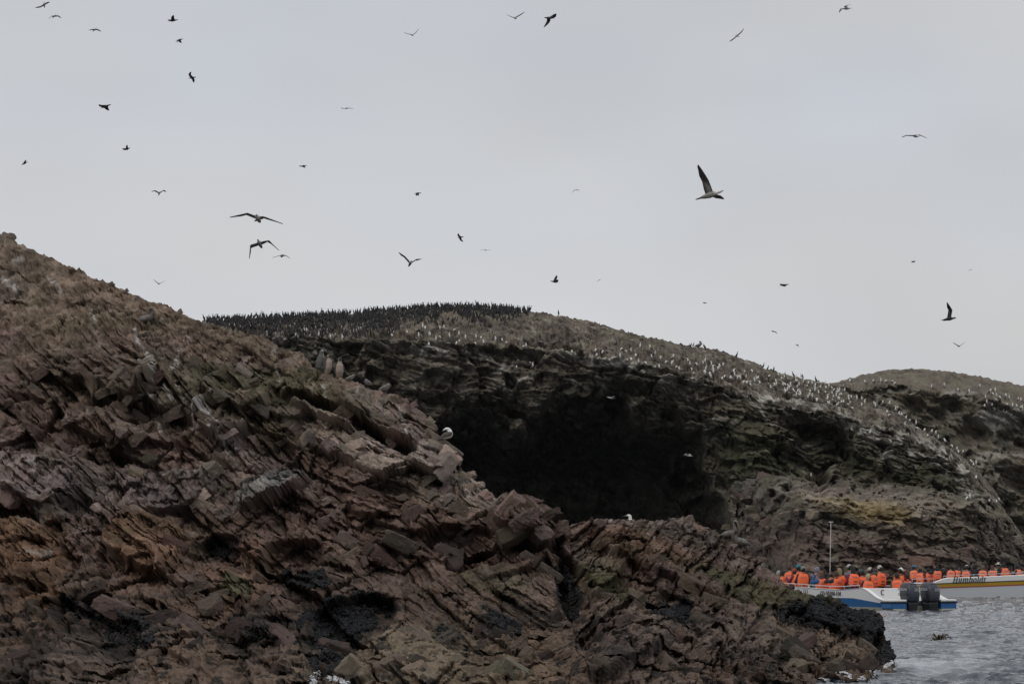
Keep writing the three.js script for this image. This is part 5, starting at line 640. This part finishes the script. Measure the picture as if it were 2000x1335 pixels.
// ------------------------------------------------------------------ loose rocks of the headland: each one a piece of it
{
  const shapes = [];
  for (let k = 0; k < 12; k++) {
    const R = rng(300 + k); let g = new THREE.IcosahedronGeometry(1, 8); g.deleteAttribute('uv'); g.deleteAttribute('normal'); g = mergeVertices(g, 1e-4);
    const planes = []; for (const a of [[1, 0, 0], [-1, 0, 0], [0, 1, 0], [0, -1, 0], [0, 0, 1], [0, 0, -1]]) planes.push([new THREE.Vector3(a[0] + (R() - .5) * .45, a[1] + (R() - .5) * .45, a[2] + (R() - .5) * .45).normalize(), (a[1] ? .36 : .62) + R() * .2]); for (let i = 0; i < 5; i++) planes.push([new THREE.Vector3(R() - .5, (R() - .5) * .7, R() - .5).normalize(), .62 + R() * .25]);
    const p = g.attributes.position, C = new Float32Array(p.count * 3), v = new THREE.Vector3();
    for (let i = 0; i < p.count; i++) {
      v.fromBufferAttribute(p, i).normalize(); let r = 1.15, f = 0; planes.forEach(([n, d], q) => { const t = v.dot(n); if (t > .05 && d / t < r) { r = d / t; f = q; } });
      r *= 1 + .16 * fbm(v.x * 2.2, v.y * 2.2, v.z * 2.2, 4, 400 + k) + .05 * vnoise(v.x * 9, v.y * 9, v.z * 9, 410 + k) - .05 * Math.max(0, .08 - Math.abs(vnoise(v.x * 2.2, v.y * 3, v.z * 2.2, 420 + k))) / .08;
      p.setXYZ(i, v.x * r, v.y * r, v.z * r * .9);
      const c = .92 + (((f * 37) % 11) / 11 - .5) * .22 + .35 * fbm(v.x * 4, v.y * 4, v.z * 4, 3, 430 + k) + .2 * vnoise(v.x * 14, v.y * 14, v.z * 14, 440 + k); C[i * 3] = c; C[i * 3 + 1] = c * .99; C[i * 3 + 2] = c * .97;
    }
    g.setAttribute('color', new THREE.BufferAttribute(C, 3)); g = toCreasedNormals(g, .42); shapes.push(g);
  }
  const tint = new Map(), rockMat = (c) => { const q = (() => { const l = (c[0] + c[1] + c[2]) / 3; return c.map((v, i) => Math.round(Math.log(lerp(l * [1.17, .965, .85][i], v, .4)) * 12) / 12); })(), k = q.join(); if (!tint.has(k)) tint.set(k, new THREE.MeshPhysicalMaterial({ vertexColors: true, color: new THREE.Color(...q.map(Math.exp)), roughness: .95, specularIntensity: .22 })); return tint.get(k); };
  const R = rng(555), spots = [], rnd = (x0, x1, y0, y1, n, s0, s1) => { for (let i = 0; i < n; i++) spots.push([lerp(x0, x1, R()), lerp(y0, y1, R()), lerp(s0, s1, R() * R())]); };
  spots.push([1030, 990, .3], [1066, 1012, .3], [990, 985, .26], [1005, 1030, .34], [1048, 1030, .3], [1080, 1030, .26], [1020, 1012, .24], [955, 975, .26], [812, 806, .19], [834, 824, .16], [800, 792, .15], [880, 884, .26], [868, 905, .3], [850, 868, .22], [640, 738, .14], [612, 722, .12], [1340, 1018, .22], [1322, 1020, .16], [1246, 1020, .13], [1362, 1026, .14], [10, 462, .22], [240, 570, .1], [268, 584, .09], [345, 612, .14], [130, 524, .12], [180, 548, .1], [212, 556, .09], [60, 494, .12], [95, 508, .1], [325, 602, .08], [450, 652, .1], [930, 945, .2], [906, 925, .2], [1100, 1034, .15], [1170, 1024, .14], [1200, 1016, .1], [1420, 1052, .14], [1480, 1092, .14], [1545, 1146, .12], [1608, 1166, .14], [1640, 1166, .12], [1738, 1272, .2], [1725, 1240, .18], [1690, 1300, .24]);
  rnd(820, 960, 890, 975, 22, .12, .3); rnd(200, 620, 700, 860, 40, .14, .42); rnd(0, 300, 720, 900, 26, .14, .4); rnd(0, 480, 900, 1000, 20, .12, .34); rnd(620, 880, 760, 880, 22, .14, .36); rnd(600, 1040, 960, 1100, 34, .12, .36);
  rnd(620, 1060, 1230, 1322, 26, .16, .42); rnd(0, 560, 1060, 1320, 34, .14, .4); rnd(1060, 1400, 1080, 1300, 24, .14, .36); rnd(1440, 1710, 1220, 1310, 22, .12, .32); rnd(1140, 1470, 1016, 1070, 46, .05, .13);
  rnd(0, 330, 500, 680, 34, .06, .16);
  const P = land.headMesh.geometry.attributes.position, Cc = land.headMesh.geometry.attributes.color; let made = 0;
  for (const [x, y, s] of spots) {
    if (y < ridgeA(x) - 4 || made >= 296) continue; const p = land.head.find(x, y, 6); if (!p) continue;
    const c = [0, 0, 0]; colourA(p.x, p.y, p.z, x, y, 0x55aa7f, c); const lum = (c[0] + c[1] + c[2]) / 3; if (lum < .03) continue;
    const m = part(made ? `rock_${String(made).padStart(3, '0')}` : 'rock', shapes[made % 12], rockMat(c.map((v) => clamp(v * (.85 + R() * .3), .03, .34))), land.headMesh);
    m.position.set(p.x, p.y - s * .2, p.z - s * .38); m.scale.set(s * (1 + R() * .5), s * (.75 + R() * .35), s * (.8 + R() * .3)); m.rotation.set((R() - .3) * .6, (R() - .5) * 1.2 + (R() < .5 ? 3.14 : 0), (x > 1090 ? .6 : -.55) + (R() - .5) * .45); made++;
  }
  // fallen blocks at the foot of the cave wall and on the lower shoulder of the island
  const far = []; for (let i = 0; i < 34; i++) far.push([1425 + R() * 80, 925 + R() * 140, .35 + R() * R() * 1.0]); for (let i = 0; i < 26; i++) far.push([1500 + R() * 480, 985 + R() * 110, .4 + R() * R() * .9]); far.push([1452, 962, 1.0], [1512, 985, .9], [1540, 1000, .8]);
  const iC = land.isleMesh.geometry.attributes.color; made = 0;
  for (const [x, y, s] of far) { if (y < ridgeB(x) + 20) continue; const p = land.isle.find(x, y, 6); if (!p) continue; const c = x < 1510 ? [.15, .125, .105] : [.17, .14, .115], m = part(`rock_${String(600 + made++)}`, shapes[made % 12], rockMat(c.map((v) => v * (.7 + R() * .5))), land.isleMesh); m.position.set(p.x, p.y - s * .2, p.z - s * .3); m.scale.set(s * (1 + R() * .5), s * (.8 + R() * .3), s); m.rotation.set((R() - .4) * .8, R() * 6.28, (R() - .5) * .8); }
  { const p = at(1270, 1012, 262), m = part('rock_680', shapes[4], rockMat([.09, .085, .07]), land.isleMesh); m.position.set(p.x, 2.6, p.z); m.scale.set(3.0, 4.6, 2.8); m.rotation.set(.1, .4, .12); }
}
// ------------------------------------------------------------------ mussels, kelp and white water
{
  const R = rng(91), g = new THREE.IcosahedronGeometry(1, 1), mat = new THREE.MeshPhysicalMaterial({ color: new THREE.Color(.010, .0105, .012), roughness: .6, specularIntensity: .3 });
  for (const [label, beds, n] of [
    ['black mussel bed hanging over the tip of the rock point', [[1650, 1205, 92, 34, 12], [1560, 1200, 56, 22, 0], [1735, 1265, 24, 32, 30], [1700, 1235, 36, 20, 0]], 5200],
    ['black mussel bed in the hollow at the bottom of the headland', [[675, 1205, 88, 40, -14], [600, 1130, 50, 24, 0], [640, 1290, 36, 26, 0], [480, 1230, 46, 28, 20]], 4400],
    ['black mussels and weed around the deep dark hole left of the grey slab', [[425, 1068, 34, 18, 18], [240, 1225, 60, 34, 20], [160, 1190, 50, 20, 20]], 1700],
    ['black mussels in the gully and hollows of the middle rocks', [[1325, 1195, 46, 26, 10], [1110, 1150, 20, 54, -10], [980, 1215, 44, 24, 20], [880, 1240, 34, 16, 30]], 2600],
  ]) {
    const im = new THREE.InstancedMesh(g, mat, n), M4 = new THREE.Matrix4(), E = new THREE.Euler(), Q = new THREE.Quaternion(); let k = 0;
    for (let i = 0; i < n * 3 && k < n; i++) {
      const b = beds[Math.floor(R() * R() * beds.length * 1.0)], a = R() * 6.28, r = Math.sqrt(R()) * 1.12, t = b[4] * Math.PI / 180, u = Math.cos(a) * r * b[2], v = Math.sin(a) * r * b[3], x = b[0] + u * Math.cos(t) - v * Math.sin(t), y = b[1] + u * Math.sin(t) + v * Math.cos(t);
      if (fbm(x * .05, y * .05, 2, 3, 12) + (1 - r) * .9 < .12) continue; const p = land.head.find(x, y, 2); if (!p) continue;
      E.set(R() * 3, R() * 6, R() * 3); const s = .010 + R() * .020; M4.compose(p, Q.setFromEuler(E), new THREE.Vector3(s, s * 1.7, s * .8)); im.setMatrixAt(k++, M4);
    }
    im.count = k; im.name = numbered('mussel_bed'); im.userData = { kind: 'stuff', label, category: 'mussels' }; scene.add(shade(im));
  }
  // kelp adrift
  const K2 = new THREE.Group(), c0 = at(1831, 1254, 65.5); K2.position.set(c0.x, -.02, c0.z); const cols = [[.045, .038, .018], [.12, .085, .03], [.03, .026, .014], [.16, .11, .05]].map((c) => std({ color: new THREE.Color(...c), roughness: .45, side: THREE.DoubleSide }));
  for (let i = 0; i < 22; i++) {
    const P = [], I = [], a = R() * 6.28, L = .12 + R() * .16, up = .05 + R() * .17, N = 10, w0 = .018 + R() * .022, x0 = (R() - .45) * .2, z0 = (R() - .5) * .12;
    for (let j = 0; j <= N; j++) { const t = j / N, w = w0 * Math.sin(Math.PI * Math.min(.97, t * .85 + .12)), x = x0 + Math.cos(a) * L * t * 1.25, z = z0 + Math.sin(a) * L * t * .6, y = up * Math.sin(t * 2.7) + .012 * Math.sin(t * 22 + i); for (const s of [-1, 1]) P.push(x - Math.sin(a) * w * s, y + s * w * .5 * Math.sin(i + t * 5), z + Math.cos(a) * w * s); }
    for (let j = 0; j < N; j++) { const q = j * 2; I.push(q, q + 1, q + 2, q + 1, q + 3, q + 2); }
    const gg = new THREE.BufferGeometry(); gg.setAttribute('position', new THREE.Float32BufferAttribute(P, 3)); gg.setIndex(I); gg.computeVertexNormals(); part('blade', gg, cols[i % 4], K2);
  }
  const bl = new THREE.IcosahedronGeometry(.022, 2); for (let i = 0; i < 5; i++) part('float_bladder', bl, cols[1], K2).position.set((R() - .3) * .2, .02 + R() * .1, (R() - .5) * .1);
  part('holdfast', new THREE.IcosahedronGeometry(.07, 2).scale(1.3, .9, .8), cols[2], K2).position.set(.03, .02, 0);
  thing(K2, 'kelp_clump', 'brown and yellow clump of kelp drifting on the grey water', 'seaweed');
  // white water
  const fg = new THREE.IcosahedronGeometry(1, 1), fm = std({ color: new THREE.Color(.62, .64, .67), roughness: .8 });
  for (const [label, lines, n] of [
    ['white water running down a cleft at the bottom edge of the headland', [[633, 1296, 622, 1318, 4], [622, 1316, 608, 1336, 12], [648, 1322, 676, 1338, 12]], 2200],
    ['white wash breaking over the low rocks at the tip of the point', [[1640, 1312, 1700, 1332, 12], [1600, 1326, 1660, 1338, 9], [1698, 1300, 1714, 1322, 8], [1742, 1290, 1730, 1302, 5]], 4200],
  ]) {
    const im = new THREE.InstancedMesh(fg, fm, n), M4 = new THREE.Matrix4(), Q = new THREE.Quaternion(); let k = 0;
    for (let i = 0; i < n * 3 && k < n; i++) { const l = lines[Math.floor(R() * lines.length)], t = R(), w = (R() + R() - 1) * l[4], x = lerp(l[0], l[2], t) + w, y = lerp(l[1], l[3], t) + (R() - .5) * l[4] * .7; if (vnoise(x * .18, y * .22, 4, 3) < -.1 + Math.abs(w) / l[4] * .5) continue; const p = land.head.find(x, y, 3); if (!p) continue; const s = .003 + R() * R() * .010; p.z += .01; M4.compose(p, Q, new THREE.Vector3(s * 1.6, s, s)); im.setMatrixAt(k++, M4); }
    im.count = k; im.name = numbered('sea_foam'); im.userData = { kind: 'stuff', label, category: 'foam' }; scene.add(shade(im));
  }
}
renderer.render(scene, camera);
